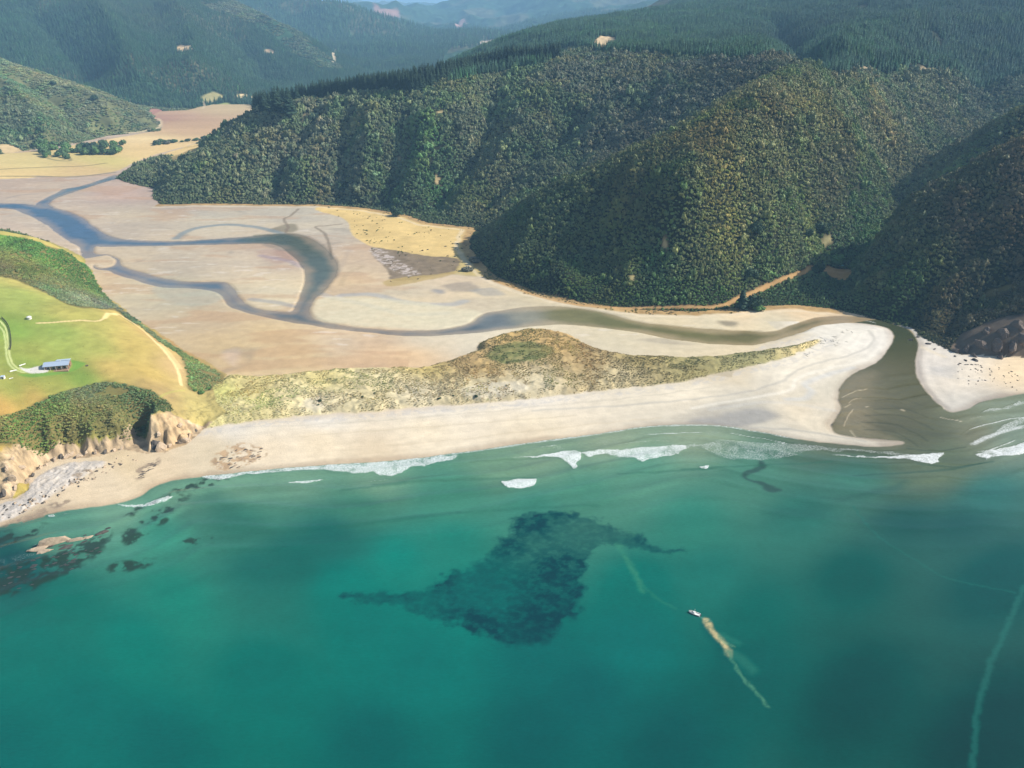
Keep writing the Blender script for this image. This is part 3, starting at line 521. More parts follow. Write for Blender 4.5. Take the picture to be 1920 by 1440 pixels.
l2 = np.abs(dsh - 17 - 14 * (fbm(GX, GY, 60, 2, 2) - .5)); l3 = np.abs(dsh - 9 - 9 * (fbm(GX, GY, 45, 2, 1) - .5))
xm = sstep(960, 1040, PXs)
FOAM = np.maximum(FOAM, np.where(openw, wl * .8 * sstep(1.6, .2, l2) * sstep(.48, .64, fbm(GX, GY, 24, 2, 1)), 0))
FOAM = np.maximum(FOAM, np.where(openw, wl * xm * .98 * sstep(1.3, .2, l3) * sstep(.42, .6, fbm(GX, GY, 30, 2, 2)), 0))
FOAM = np.maximum(FOAM, np.where(openw, wl * xm * .7 * sstep(12, 2, np.abs(dsh - 12)) * sstep(.5, .72, fbm(GX, GY, 14, 4, 1)), 0))
FOAM *= np.clip(.80 + .40 * fbm(GX, GY, 5, 4, 2), .6, 1)
FOAM *= sstep(-.5, .5, sd_sea + 1.2)
CLS[(FOAM > .4) & lowm] = cid['surf_foam']
GZ += FOAM * .25 * lowm
# dune
du = sstep(-1, 2, sd_dune) * (lowm | (sd_dune > 0)) * (sd_riv < 0) * (sd_sea < 0)
dune_s = [(480, 730, (206, 188, 128)), (600, 720, (200, 184, 124)), (560, 750, (214, 198, 152)), (700, 730, (206, 190, 146)), (800, 700, (180, 160, 100)), (900, 700, (174, 148, 98)), (960, 635, (180, 150, 96)), (1050, 650, (176, 146, 96)), (880, 680, (168, 140, 96)), (1100, 690, (166, 142, 98)),
          (1200, 680, (152, 136, 88)), (1300, 690, (146, 136, 92)), (1400, 675, (150, 144, 100)), (1500, 650, (190, 172, 124)), (900, 735, (196, 182, 146)), (780, 745, (204, 190, 158)), (1000, 735, (196, 182, 150)), (1150, 715, (188, 172, 134)), (440, 770, (198, 184, 136)), (620, 765, (200, 186, 150)), (420, 750, (186, 182, 108))]
c = idw(dune_s, GX[du > 0], GY[du > 0], .02)
t1 = fbm(GX, GY, 4.5, 4, 81)[du > 0]; t2 = fbm(GX, GY, 26, 3, 82)[du > 0]
c *= (1.06 + .65 * (t1 - .5) + .25 * (t2 - .5))[..., None]
k = du[du > 0][..., None]; COLR[du > 0] = COLR[du > 0] * (1 - k) + c * k; CLS[(du > .5)] = cid['dune_spit']
g_ = sdf(Pz([(912, 668), (940, 650), (985, 645), (1030, 655), (1035, 668), (1000, 683), (950, 686), (920, 680)], 3), 4, 6, 20, 83); put(g_, alb((104, 116, 66)), 2.5, .85, where=(du > .5) * (.6 + .5 * (fbm(GX, GY, 5, 3, 84))))
for p in [[(570, 755), (600, 748), (605, 768), (575, 772)], [(880, 730), (960, 722), (990, 735), (900, 750), (870, 745)]]:
    put(sdf(Pz(p, 3), 3, 6, 20, 85), alb((206, 196, 176)), 3, .6, where=(du > .5) * 1.0)
# dry meadow in the bay of the hills, marsh beside it, farmland up the valley
mead = sdf(Pz([(590, 392), (640, 384), (700, 392), (760, 405), (800, 418), (850, 423), (895, 428), (884, 446), (880, 462), (868, 480), (885, 500), (925, 515), (930, 522), (880, 516), (850, 510), (820, 498), (740, 474), (690, 460), (660, 440), (655, 420), (640, 408)]), 2, 10, 40, 86)
lm = lowm * 1.0
mc = alb((216, 186, 124)) * (1 + .35 * (fbm(GX * .7, GY, 10, 4, 87) - .5) + .25 * (fbm(GX, GY, 40, 2, 88) - .5))[..., None]
put(mead, mc, 1.5, 1, 'meadow', where=lm * (sd_riv < 0))
put(sdf(Pz([(800, 505), (860, 478), (905, 478), (935, 515), (900, 520), (850, 515)]), 2, 8, 30, 89), alb((176, 160, 106)), 3, .7, where=lm)
put(sdf(Pz([(700, 465), (740, 470), (800, 480), (850, 484), (862, 492), (850, 510), (800, 520), (740, 527), (720, 500), (700, 480)]), 3, 7, 30, 90), alb((128, 112, 92)) * (1 + .8 * (fbm(GX, GY, 6, 4, 91) - .5))[..., None], 2, .95, 'meadow', where=lm)
put(sdf(Pz([(690, 465), (720, 470), (750, 490), (785, 510), (770, 520), (735, 505), (705, 485)]), 4, 6, 30, 92), alb((224, 210, 204)), 2, .8, where=lm * .7 * sstep(.46, .6, _fbm(GX * .7, GY, 3.0, 5, 93, .65)))
put(sdf(Pz([(722, 528), (760, 520), (820, 515), (850, 510), (848, 516), (790, 528), (740, 537), (722, 535)]), 2, 6, 30, 94), alb((178, 154, 98)), 1.5, .8, 'meadow', where=lm)
farm = sdf(Pz([(-700, 345), (0, 336), (60, 330), (130, 331), (215, 322), (250, 305), (300, 288), (372, 268), (430, 250), (478, 210), (470, 194), (378, 198), (300, 208), (280, 216), (305, 240), (240, 255), (150, 270), (0, 288), (-700, 300)]), 4, 30, 120, 95)
fc = idw([(50, 325, (222, 190, 130)), (150, 318, (204, 172, 122)), (60, 310, (204, 184, 122)), (250, 290, (220, 188, 130)), (300, 275, (216, 182, 126)), (200, 300, (198, 184, 112)), (280, 262, (224, 196, 144)), (350, 232, (194, 158, 122)), (350, 245, (196, 160, 122)), (330, 215, (188, 150, 122)), (430, 200, (190, 166, 124)), (400, 208, (200, 172, 130)), (300, 222, (160, 118, 104))], GX, GY, .03)
fc *= (1 + .3 * (fbm(GX * .4, GY, 45, 4, 96) - .5))[..., None]
put(farm, fc, 4, 1, 'meadow', where=lm * (sd_riv < 0) * (GY > 1050))
# dark olive lines across farmland
for pts in [[(0, 318), (80, 314), (150, 312), (200, 306)], [(0, 331), (70, 331), (140, 332), (215, 324)], [(70, 290), (100, 300), (130, 302), (125, 296), (95, 292)]]:
    d = sdf(Pz(pts, 0, False), 3, 20, 40, 97, closed=False); put(3.5 - d, alb((120, 112, 76)), 2, .7, where=lm * (sd_riv < 0))
# grassy verge and tracks at the foot of the hills
PXg = 960 + F * GX / (GY * CT + CAMH * ST)
verge = sstep(13, 8, sdlow + 5 * (fbm(GX, GY, 12, 3, 98) - .5)) * lm * (GY > 560) * (GY < 1150) * (GX > colX(290, 1085, 0)) * (sd_riv < -1) * (1 - sstep(1560, 1600, PXg)) * ((PXg > 640) | (GY > 1000))
vc_ = alb((178, 146, 98)) * (1 + .9 * (fbm(GX, GY, 7, 4, 99) - .5))[..., None]
COLR[:] = COLR * (1 - verge[..., None]) + vc_ * verge[..., None]; CLS[verge > .5] = cid['meadow']
pale = sstep(3.5, 1.5, np.abs(sdlow - 14 - 3 * fbm(GX, GY, 12, 2, 5))) * lm * (GY > 560) * (GY < 1150) * (GX > colX(290, 1085, 0)) * (sd_riv < -3) * .5 * ((PXg > 640) | (GY > 1000))
COLR[:] = COLR * (1 - pale[..., None]) + alb((226, 208, 178)) * pale[..., None]
put(sstep(.45, .6, fbm(GX, GY, 2.6, 3, 102)) * 2 - 1, alb((176, 166, 156)) * (.7 + .6 * fbm(GX, GY, 2, 3, 103))[..., None], 1, .8, where=sstep(-1.5, 1, sd_plat) * lm)
put(sd_plat, alb((196, 188, 180)) * (.72 + .56 * fbm(GX, GY, 3, 4, 104))[..., None], 1.5, .75, 'rock_shelf', where=lm * (sd_sea < 1))
# rock patches on the beach
rp = [[(398, 868), (420, 845), (450, 835), (485, 840), (500, 852), (480, 868), (440, 880), (405, 882)], [(250, 890), (280, 868), (300, 862), (290, 880), (262, 898)], [(0, 990), (60, 965), (110, 940), (140, 945), (90, 965), (30, 985)], [(130, 900), (165, 885), (175, 892), (140, 908)]]
for i, p in enumerate(rp):
    put(sdf(Pz(p), 3, 5, 20, 105 + i), alb((176, 146, 112) if i == 0 else (150, 132, 112)) * (.6 + .8 * fbm(GX, GY, 3, 3, 110))[..., None], 1.5, .9, 'rock_shelf', where=lm * (sd_sea < 2) * sstep(.42, .55, fbm(GX + GY * .4, GY - GX * .3, 4, 4, 111)))
# driftwood and pebble line under the dune
peb = sstep(6, 1, np.abs(sd_dune + 6)) * (CLS == cid['beach']) * sstep(.45, .6, fbm(GX, GY, 2.6, 3, 112)) * .45 * (GX < 300)
COLR[:] = COLR * (1 - peb[..., None]) + alb((186, 182, 180)) * peb[..., None]

tick('paintlow')
# ---- the hills
hm = ~lowm
# undergrowth tone varies; darkened to stand for shade in gaps between bushes
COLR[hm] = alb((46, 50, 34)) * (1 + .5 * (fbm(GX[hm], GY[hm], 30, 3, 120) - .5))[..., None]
gl = hm & (GY > 1300) & (GX < -.38 * GY)
COLR[gl] = alb((104, 106, 72)) * (1 + .8 * (fbm(GX, GY, 16, 4)[gl][:, None] - .5))
fh = hm & (GY > 2300)
fcol = alb((50, 76, 52)) * (1 + .6 * (fbm(GX, GY, 160, 4, 121)[..., None] - .5)) * (1 + 1.3 * (fbm(GX, GY, 18, 3, 122)[..., None] - .5))
COLR[fh] = fcol[fh]
br = sstep(.55, .62, fbm(GX, GY, 420, 3, 123)) * fh * .6
COLR[:] = COLR * (1 - br[..., None]) + (alb((104, 96, 70)) * (.5 + fbm(GX, GY, 22, 3, 124)[..., None])) * br[..., None]
clear = [([(331, 94), (336, 85), (355, 85), (357, 93), (340, 97)], (232, 196, 148)), ([(497, 98), (502, 92), (514, 96), (510, 101)], (226, 190, 150)), ([(1110, 90), (1118, 73), (1150, 70), (1155, 82), (1140, 90), (1125, 94)], (216, 188, 148)), ([(897, 82), (905, 76), (925, 78), (920, 84)], (210, 186, 160)),
         ([(700, 21), (712, 16), (742, 18), (750, 30), (740, 36), (722, 33)], (170, 128, 112)), ([(851, 44), (862, 39), (875, 44), (868, 49)], (190, 150, 140)),
         ([(378, 182), (400, 172), (420, 183), (404, 190), (385, 192)], (170, 160, 110)), ([(385, 200), (430, 192), (425, 203), (395, 207)], (160, 164, 100)), ([(444, 180), (460, 176), (465, 182), (450, 185)], (226, 200, 150)), ([(468, 181), (478, 180), (477, 184), (469, 185)], (220, 196, 150)), ([(418, 207), (440, 199), (460, 203), (455, 208), (425, 209)], (218, 180, 132)),
         ([(624, 112), (628, 98), (631, 100), (629, 115)], (200, 180, 150)), ([(1612, 130), (1628, 126), (1650, 129), (1632, 132)], (170, 150, 118)), ([(1712, 131), (1730, 127), (1752, 130), (1735, 134)], (170, 150, 118)), ([(1785, 655), (1800, 630), (1835, 612), (1870, 596), (1910, 590), (1990, 585), (1990, 682), (1900, 674), (1820, 668)], (118, 102, 86)),
         ([(1242, 464), (1243, 452), (1250, 448), (1253, 458), (1250, 470)], (216, 182, 130)), ([(1180, 520), (1190, 518), (1194, 526), (1184, 528)], (176, 160, 110)), ([(1840, 552), (1860, 543), (1895, 534), (1890, 545), (1855, 560)], (124, 110, 66)),
         ([(815, 335), (823, 330), (828, 345), (820, 345)], (170, 150, 110)), ([(566, 222), (575, 215), (572, 228)], (190, 170, 130)), ([(820, 213), (830, 208), (829, 213)], (200, 180, 130)), ([(0, 272), (20, 272), (40, 282), (20, 288), (0, 285)], (196, 170, 126)), ([(745, 296), (752, 290), (752, 304)], (176, 160, 120)),
         ([(280, 205), (300, 205), (320, 213), (345, 214), (340, 222), (310, 226), (285, 216)], (170, 124, 108)), ([(330, 290), (352, 280), (372, 276), (366, 290), (345, 292), (320, 300)], (206, 176, 116)), ([(275, 290), (300, 284), (372, 270), (372, 282), (310, 292)], (214, 182, 122)),
         ([(1555, 500), (1592, 504), (1596, 514), (1590, 524), (1560, 520), (1545, 508)], (190, 148, 92)), ([(1538, 448), (1558, 440), (1562, 452), (1550, 462), (1542, 458)], (150, 140, 100))]
NOB = np.zeros(GX.shape)                    # where no bush grows
for i, (p, c) in enumerate(clear):
    P_ = Ph(p, n=3); s_ = float(np.clip(np.mean(P_[:, 1]) / 300, 1, 30))
    m = put(sdf(P_, s_ * .8, s_ * 4, s_ * 20, 130 + i), alb(c) * (.75 + .5 * fbm(GX, GY, s_ * 2.5, 3, 131))[..., None], s_ * .6, 1, where=hm * 1.0); NOB = np.maximum(NOB, m)
# the road along the terrace
for pts, wd in [([(1362, 572), (1385, 560), (1410, 550), (1440, 537), (1470, 524), (1500, 514), (1515, 506)], 2.0), ([(1515, 506), (1550, 506), (1592, 508)], 2.5), ([(1200, 577), (1260, 576), (1320, 577), (1362, 572)], 1.4), ([(935, 530), (1000, 553), (1060, 568), (1120, 575), (1200, 578)], 1.6)]:
    d = sdf(Ph(pts, False), .8, 6, 20, 140, closed=False); m = put(wd - d, alb((196, 156, 104)), 1, .9, 'farm_track', where=(GY > 500) * 1.0); NOB = np.maximum(NOB, m * (d < wd + 2))
for pts in [[(236, 250), (270, 246), (297, 240), (302, 228), (296, 222)], [(380, 204), (384, 196), (378, 190)]]:
    d = sdf(Ph(pts, False), 1, 10, 20, 141, closed=False); m = put(3.5 - d, alb((206, 184, 150)), 1.5, .8); NOB = np.maximum(NOB, m)
# headland paddock
head = hm & (GX < -140) & (GY < 900)
hd_s = [(40, 560, (158, 172, 90)), (30, 620, (132, 166, 74)), (110, 620, (148, 172, 84)), (130, 590, (184, 178, 96)), (200, 570, (204, 180, 104)), (60, 530, (196, 184, 104)), (250, 650, (196, 176, 100)), (180, 650, (170, 176, 92)), (120, 650, (160, 176, 88)), (70, 660, (166, 174, 86)),
        (280, 700, (196, 172, 96)), (210, 690, (206, 180, 104)), (60, 690, (136, 160, 72)), (150, 705, (124, 158, 70)), (30, 730, (150, 164, 80)), (100, 725, (160, 164, 82)), (10, 770, (200, 164, 92)), (60, 745, (196, 164, 92)), (330, 690, (200, 172, 120)), (290, 725, (176, 152, 96)), (310, 735, (172, 150, 104)), (370, 760, (196, 184, 118)), (240, 600, (196, 176, 100)),
        (320, 650, (196, 160, 104)), (380, 770, (190, 176, 110)), (-100, 650, (150, 165, 80))]
c = idw(hd_s, GX[head], GY[head], .02, onhill=True) * .86 * np.array([1.0, .96, .97])
c *= (1 + .34 * (fbm(GX[head], GY[head], 5, 4, 151) - .5) + .2 * (fbm(GX[head], GY[head], 22, 2, 152) - .5))[..., None]
COLR[head] = c; CLS[head] = cid['headland']
def hpoly(p, seed, amp=1.5, sc_=5): return sdf(Ph(p, n=4), amp, sc_, 30, seed)
bushA = hpoly([(-60, 430), (0, 440), (60, 450), (110, 467), (155, 492), (175, 515), (180, 530), (205, 562), (240, 588), (262, 605), (250, 608), (215, 582), (170, 578), (130, 572), (90, 552), (40, 530), (0, 520), (-60, 505)], 153)
bushB = hpoly([(262, 605), (300, 633), (340, 657), (370, 676), (400, 692), (418, 704), (405, 722), (372, 735), (352, 728), (350, 700), (335, 665), (300, 640)], 154)
bushC = hpoly([(-60, 800), (0, 780), (50, 765), (90, 745), (140, 728), (180, 717), (215, 716), (260, 725), (300, 742), (322, 760), (318, 775), (292, 772), (285, 800), (262, 812), (245, 830), (215, 822), (190, 820), (150, 832), (120, 838), (95, 850), (60, 850), (30, 840), (0, 835), (-60, 850)], 155)
put(np.maximum(np.maximum(bushA, bushB), bushC), alb((104, 98, 62)), 1.5, .8, where=head * 1.0)
rock = head * np.clip(sstep(26, 10, dland), 0, 1) * (GY < 470) * (bushC < 3)
put(np.where(rock > .5, 1, -1) * 1.0, alb((190, 166, 134)) * (.2 + 1.4 * fbm(GX, GY, 3, 5, 156))[..., None], 1e-6, 1, None, where=rock * (hpoly([(230, 760), (300, 765), (340, 785), (400, 790), (420, 800), (330, 870), (200, 875), (60, 900), (0, 960), (-80, 980), (-80, 850), (30, 842), (120, 836), (230, 820)], 157) > 0))
put(hpoly([(290, 778), (310, 775), (345, 790), (362, 812), (345, 838), (320, 845), (300, 840), (295, 800)], 158, 1), alb((192, 164, 126)) * (.15 + 1.5 * fbm(GX, GY, 2.4, 5, 159, .65))[..., None], 1, .9, where=head * 1.0)
put(hpoly([(20, 845), (45, 835), (65, 855), (72, 885), (50, 905), (25, 880)], 160, 1), alb((192, 166, 130)) * (.15 + 1.5 * fbm(GX, GY, 2.4, 5, 159, .65))[..., None], 1, .9, where=head * 1.0)
for pts, wd, kk, c in [([(340, 722), (335, 700), (325, 680), (310, 660), (290, 640), (265, 617), (240, 600), (218, 588), (195, 597), (150, 601), (105, 604), (70, 606)], 1.0, .9, (232, 204, 150)), ([(218, 588), (205, 588), (196, 596)], 1.8, .8, (226, 204, 140)),
                       ([(337, 690), (318, 664), (300, 645)], 2.0, .6, (222, 192, 138)), ([(0, 602), (12, 618), (16, 650), (20, 675), (32, 690), (50, 697)], .5, .9, (214, 218, 150)), ([(-6, 608), (7, 622), (11, 650), (14, 675), (26, 692), (46, 699)], .5, .9, (206, 214, 146)), ([(300, 745), (320, 735), (345, 732)], .8, .5, (170, 170, 90))]:
    d = sdf(Ph(pts, False), .5, 6, 20, 161, closed=False); m = put(wd - d, alb(c), .5, kk, 'farm_track', where=(GX < 0) * 1.0)
put(hpoly([(36, 688), (50, 692), (70, 687), (88, 686), (90, 697), (70, 700), (50, 698)], 162, .2), alb((210, 206, 196)), .5, 1, 'farm_track')
put(hpoly([(35, 702), (90, 699), (135, 690), (130, 676), (150, 678), (160, 682), (140, 695), (110, 702), (60, 708)], 163, .6), alb((110, 150, 66)), 1, .9)

tick('painthill')
# ------------------------------------------------------------------ materials
def newmat(name):
    m = bpy.data.materials.new(name); m.use_nodes = True; t = m.node_tree
    b = t.nodes['Principled BSDF']; return m, t, b
def N_(t, ty, **kw):
    n = t.nodes.new(ty)
    for k_, v_ in kw.items(): setattr(n, k_, v_)
    return n
def mathn(t, op, a, b=None, c=None):
    n = N_(t, 'ShaderNodeMath', operation=op)
    for i, q in enumerate((a, b, c)):
        if q is None: continue
        if isinstance(q, (int, float)): n.inputs[i].default_value = q
        else: t.links.new(q, n.inputs[i])
    return n.outputs[0]
def mixc(t, fac, a, b, mode='MIX'):
    n = N_(t, 'ShaderNodeMix', data_type='RGBA', blend_type=mode)
    for i, q in ((0, fac), (6, a), (7, b)):
        if isinstance(q, (int, float)): n.inputs[i].default_value = q
        elif isinstance(q, tuple): n.inputs[i].default_value = q
        else: t.links.new(q, n.inputs[i])
    return n.outputs[2]
def noise(t, scale, detail=4, rough=.55, vec=None):
    n = N_(t, 'ShaderNodeTexNoise'); n.inputs['Scale'].default_value = scale; n.inputs['Detail'].default_value = detail; n.inputs['Roughness'].default_value = rough
    if vec is not None: t.links.new(vec, n.inputs['Vector'])
    return n.outputs[0]

gm, t, b = newmat('ground')
geo = N_(t, 'ShaderNodeNewGeometry')
at = N_(t, 'ShaderNodeAttribute', attribute_name='tone'); wa = N_(t, 'ShaderNodeAttribute', attribute_name='water'); fo = N_(t, 'ShaderNodeAttribute', attribute_name='foam')
n1 = noise(t, 1.3, 6, .68, geo.outputs['Position']); n2 = noise(t, .12, 4, .55, geo.outputs['Position'])
amp = mathn(t, 'MULTIPLY_ADD', wa.outputs['Fac'], -.20, .42)
f1 = mathn(t, 'MULTIPLY_ADD', mathn(t, 'MULTIPLY', mathn(t, 'ADD', mathn(t, 'ADD', n1, n2), -1.0), amp), 1.0, 1.0)
vm = N_(t, 'ShaderNodeVectorMath', operation='SCALE'); t.links.new(at.outputs['Color'], vm.inputs[0]); t.links.new(f1, vm.inputs['Scale'])
mp = N_(t, 'ShaderNodeMapping'); t.links.new(geo.outputs['Position'], mp.inputs[0]); mp.inputs['Scale'].default_value = (1.0, 1.6, 1)
nf = noise(t, 1.1, 9, .82, mp.outputs[0])
ff = N_(t, 'ShaderNodeMapRange', interpolation_type='SMOOTHSTEP'); t.links.new(mathn(t, 'ADD', nf, mathn(t, 'MULTIPLY_ADD', fo.outputs['Fac'], .62, -.62)), ff.inputs[0]); ff.inputs[1].default_value = .32; ff.inputs[2].default_value = .60
mw = N_(t, 'ShaderNodeMapping'); t.links.new(geo.outputs['Position'], mw.inputs[0]); mw.inputs['Scale'].default_value = (.45, 1.3, 1); mw.inputs['Rotation'].default_value = (0, 0, .12)
rip = noise(t, .8, 5, .7, mw.outputs[0]); rf = mathn(t, 'MULTIPLY_ADD', mathn(t, 'MULTIPLY', mathn(t, 'SUBTRACT', rip, .5), wa.outputs['Fac']), .55, 1.0)
vm2 = N_(t, 'ShaderNodeVectorMath', operation='SCALE'); t.links.new(vm.outputs[0], vm2.inputs[0]); t.links.new(rf, vm2.inputs['Scale'])
colr = mixc(t, ff.outputs[0], vm2.outputs[0], (.66, .67, .66, 1))
t.links.new(colr, b.inputs['Base Color'])
notf = mathn(t, 'SUBTRACT', 1.0, ff.outputs[0]); wf = mathn(t, 'MULTIPLY', wa.outputs['Fac'], notf)
t.links.new(mathn(t, 'MULTIPLY_ADD', wf, -.72, .94), b.inputs['Roughness'])
t.links.new(mathn(t, 'MULTIPLY_ADD', wf, .03, .10), b.inputs['Specular IOR Level'])
nw = noise(t, .55, 5, .6, mp.outputs[0])
bp = N_(t, 'ShaderNodeBump'); bp.inputs['Distance'].default_value = .35; t.links.new(mathn(t, 'ADD', nw, n1), bp.inputs['Height'])
t.links.new(mathn(t, 'MULTIPLY_ADD', wa.outputs['Fac'], -.40, .5), bp.inputs['Strength']); t.links.new(bp.outputs[0], b.inputs['Normal'])

def foliage_mat(name):
    m, t, b = newmat(name)
    a_ = N_(t, 'ShaderNodeAttribute', attribute_type='INSTANCER', attribute_name='tint')
    g = N_(t, 'ShaderNodeNewGeometry'); n = noise(t, .6, 4, .6, g.outputs['Position'])
    v = N_(t, 'ShaderNodeVectorMath', operation='SCALE'); t.links.new(a_.outputs['Vector'], v.inputs[0]); t.links.new(mathn(t, 'MULTIPLY_ADD', n, 1.3, .35), v.inputs['Scale'])
    t.links.new(v.outputs[0], b.inputs['Base Color']); b.inputs['Roughness'].default_value = .75; b.inputs['Specular IOR Level'].default_value = .25
    return m
def plain(name, c, rough=.8, var=.5, scale=.8, spec=.2, metal=0):
    m, t, b = newmat(name); g = N_(t, 'ShaderNodeNewGeometry'); n = noise(t, scale, 5, .6, g.outputs['Position'])
    v = N_(t, 'ShaderNodeVectorMath', operation='SCALE'); v.inputs[0].default_value = tuple(float(q) for q in c)
    t.links.new(mathn(t, 'MULTIPLY_ADD', n, 2 * var, 1 - var), v.inputs['Scale']); t.links.new(v.outputs[0], b.inputs['Base Color'])
    b.inputs['Roughness'].default_value = rough; b.inputs['Specular IOR Level'].default_value = spec; b.inputs['Metallic'].default_value = metal
    return m
M = {'bushleaf': foliage_mat('bush_leaf'),
     'pine': plain('pine_needles', (.026, .052, .030), .8, .55, .5), 'bark': plain('bark', (.09, .065, .045), .9, .4, 3),
     'dark': plain('dark_leaves', (.034, .062, .030), .8, .55, .6), 'bright': plain('bright_leaves', (.09, .17, .05), .8, .5, .6), 'willow': plain('willow_leaves', (.07, .12, .045), .8, .5, .6),
     'grey': plain('grey_leaves', (.13, .13, .095), .8, .5, .6),
     'rock_tan': plain('tan_rock', (.34, .26, .18), .9, .6, .8), 'rock_dark': plain('dark_rock', (.075, .065, .055), .8, .6, .9), 'rock_bluff': plain('bluff_rock', (.15, .115, .09), .85, .6, .9), 'rock_wet': plain('wet_rock', (.045, .045, .04), .5, .6, .9),
     'roof': plain('roof_steel', (.30, .36, .44), .45, .08, .5, .4), 'roof2': plain('roof_panel', (.40, .48, .56), .4, .08, .5, .4), 'wall': plain('board_wall', (.22, .13, .08), .8, .3, 2), 'glass': plain('window_glass', (.02, .025, .03), .1, .1, 1, .5),
     'white': plain('white_paint', (.62, .61, .57), .5, .08, 1), 'teal': plain('teal_roof', (.12, .36, .33), .5, .1, 1), 'wood': plain('driftwood', (.42, .38, .31), .9, .3, 2), 'deck': plain('deck_boards', (.30, .20, .13), .8, .3, 2), 'post': plain('fence_timber', (.05, .045, .04), .9, .3, 2), 'sand': plain('tan_path', (.45, .36, .25), .9, .3, 2)}

# ------------------------------------------------------------------ build the ground objects
def tag(o, label=None, cat=None, group=None, kind=None):
    for k_, v_ in (('label', label), ('category', cat), ('group', group), ('kind', kind)):
        if v_: o[k_] = v_
    return o
land_ = np.clip(1 - WAT, 0, 1)[..., None]
rg_ = np.clip((COLR[..., 0] / (COLR[..., 1] + 1e-4) - .35) / .45, 0, 1)[..., None]
COLR = COLR * (land_ * np.array([1.11, 1.11, 1.09]) + (1 - land_) * (np.array([.80, .90, .84]) + rg_ * np.array([.24, .04, 0]))) - (1 - land_) * np.array([.005, .002, .002])
vid = np.arange(NU * NV).reshape(NV, NU)
f0 = vid[:-1, :-1].ravel(); quads = np.stack([f0, vid[:-1, 1:].ravel(), vid[1:, 1:].ravel(), vid[1:, :-1].ravel()], 1)
fcls = CLS[:-1, :-1].ravel()
P3 = np.stack([GX.ravel(), GY.ravel(), GZ.ravel()], 1).astype(np.float32)
C4 = np.concatenate([np.clip(COLR.reshape(-1, 3), 0, .8), np.ones((NU * NV, 1))], 1).astype(np.float32)
WATf, FOf = WAT.ravel().astype(np.float32), FOAM.ravel().astype(np.float32)
# shared vertex normals so that the seams do not show
dxu = np.gradient(np.stack([GX, GY, GZ], -1), axis=1); dxv = np.gradient(np.stack([GX, GY, GZ], -1), axis=0)
NRM = np.cross(dxu, dxv); NRM /= np.linalg.norm(NRM, axis=-1, keepdims=True)
NRMf = NRM.reshape(-1, 3).astype(np.float32)
def build_sheet(name, sel):
    q = quads[sel]
    if len(q) == 0: return None
    used, inv = np.unique(q.ravel(), return_inverse=True)
    me = bpy.data.meshes.new(name); me.vertices.add(len(used)); me.vertices.foreach_set('co', P3[used].ravel())
    me.loops.add(len(inv)); me.loops.foreach_set('vertex_index', inv.astype(np.int32))
    me.polygons.add(len(q)); me.polygons.foreach_set('loop_start', np.arange(0, len(inv), 4, dtype=np.int32))
    me.polygons.foreach_set('use_smooth', np.ones(len(q), bool))
    a = me.attributes.new('tone', 'FLOAT_COLOR', 'POINT'); a.data.foreach_set('color', C4[used].ravel())
    a = me.attributes.new('water', 'FLOAT', 'POINT'); a.data.foreach_set('value', WATf[used])
    a = me.attributes.new('foam', 'FLOAT', 'POINT'); a.data.foreach_set('value', FOf[used])
    me.update(calc_edges=True)
    me.normals_split_custom_set_from_vertices(NRMf[used])
    me.materials.append(gm); o = bpy.data.objects.new(name, me); COL.objects.link(o); return o
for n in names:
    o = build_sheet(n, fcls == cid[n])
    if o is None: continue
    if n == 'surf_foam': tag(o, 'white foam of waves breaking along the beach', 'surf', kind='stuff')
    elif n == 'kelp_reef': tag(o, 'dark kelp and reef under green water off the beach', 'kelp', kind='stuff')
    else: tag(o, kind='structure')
del quads, NRM, dxu, dxv

tick('mesh')
# ------------------------------------------------------------------ foliage shapes
def lump(bm, c, r, rs, sub=1, jit=.25):
    q = bmesh.ops.create_icosphere(bm, subdivisions=sub, radius=1.0)
    for v in q['verts']:
        k_ = 1 + jit * (rs.random() * 2 - 1); v.co = Vector((c[0] + v.co.x * r[0] * k_, c[1] + v.co.y * r[1] * k_, c[2] + v.co.z * r[2] * k_))
def leaf(bm, p, n, s, rs):
    t1 = n.orthogonal().normalized(); t1.rotate(Matrix.Rotation(rs.random() * 6.28, 3, n)); t2 = n.cross(t1)
    vs = [bm.verts.new(p + t1 * s * a + t2 * s * b * .8) for a, b in ((-1, -.6), (.9, -.8), (1, .7), (-.7, 1))]
    bm.faces.new(vs)
def bush_mesh(name, seed, mat, lumps=6, leaves=110, flat=.75, tall=1.0):
    rs = random.Random(seed); bm = bmesh.new()
    C_ = []
    for i in range(lumps):
        a = rs.random() * 6.28; d = .64 * math.sqrt(rs.random()); r = .22 + .22 * rs.random()
        c = (d * math.cos(a), d * math.sin(a), tall * (.25 + .42 * rs.random() * (1 - d)))
        lump(bm, c, (r, r, r * flat), rs, 1, .22); C_.append((Vector(c), r))
    for i in range(leaves):
        c, r = rs.choice(C_); n = Vector((rs.gauss(0, 1), rs.gauss(0, 1), rs.gauss(.35, 1))).normalized()
        p = c + Vector((n.x * r, n.y * r, n.z * r * flat)) * (1 + .15 * rs.random())
        n2_ = (n + .6 * Vector((rs.gauss(0, 1), rs.gauss(0, 1), rs.gauss(0, 1)))).normalized(); leaf(bm, p, n2_, .075 + .06 * rs.random(), rs)
    me = bpy.data.meshes.new(name); bm.to_mesh(me); bm.free(); me.materials.append(mat); return me
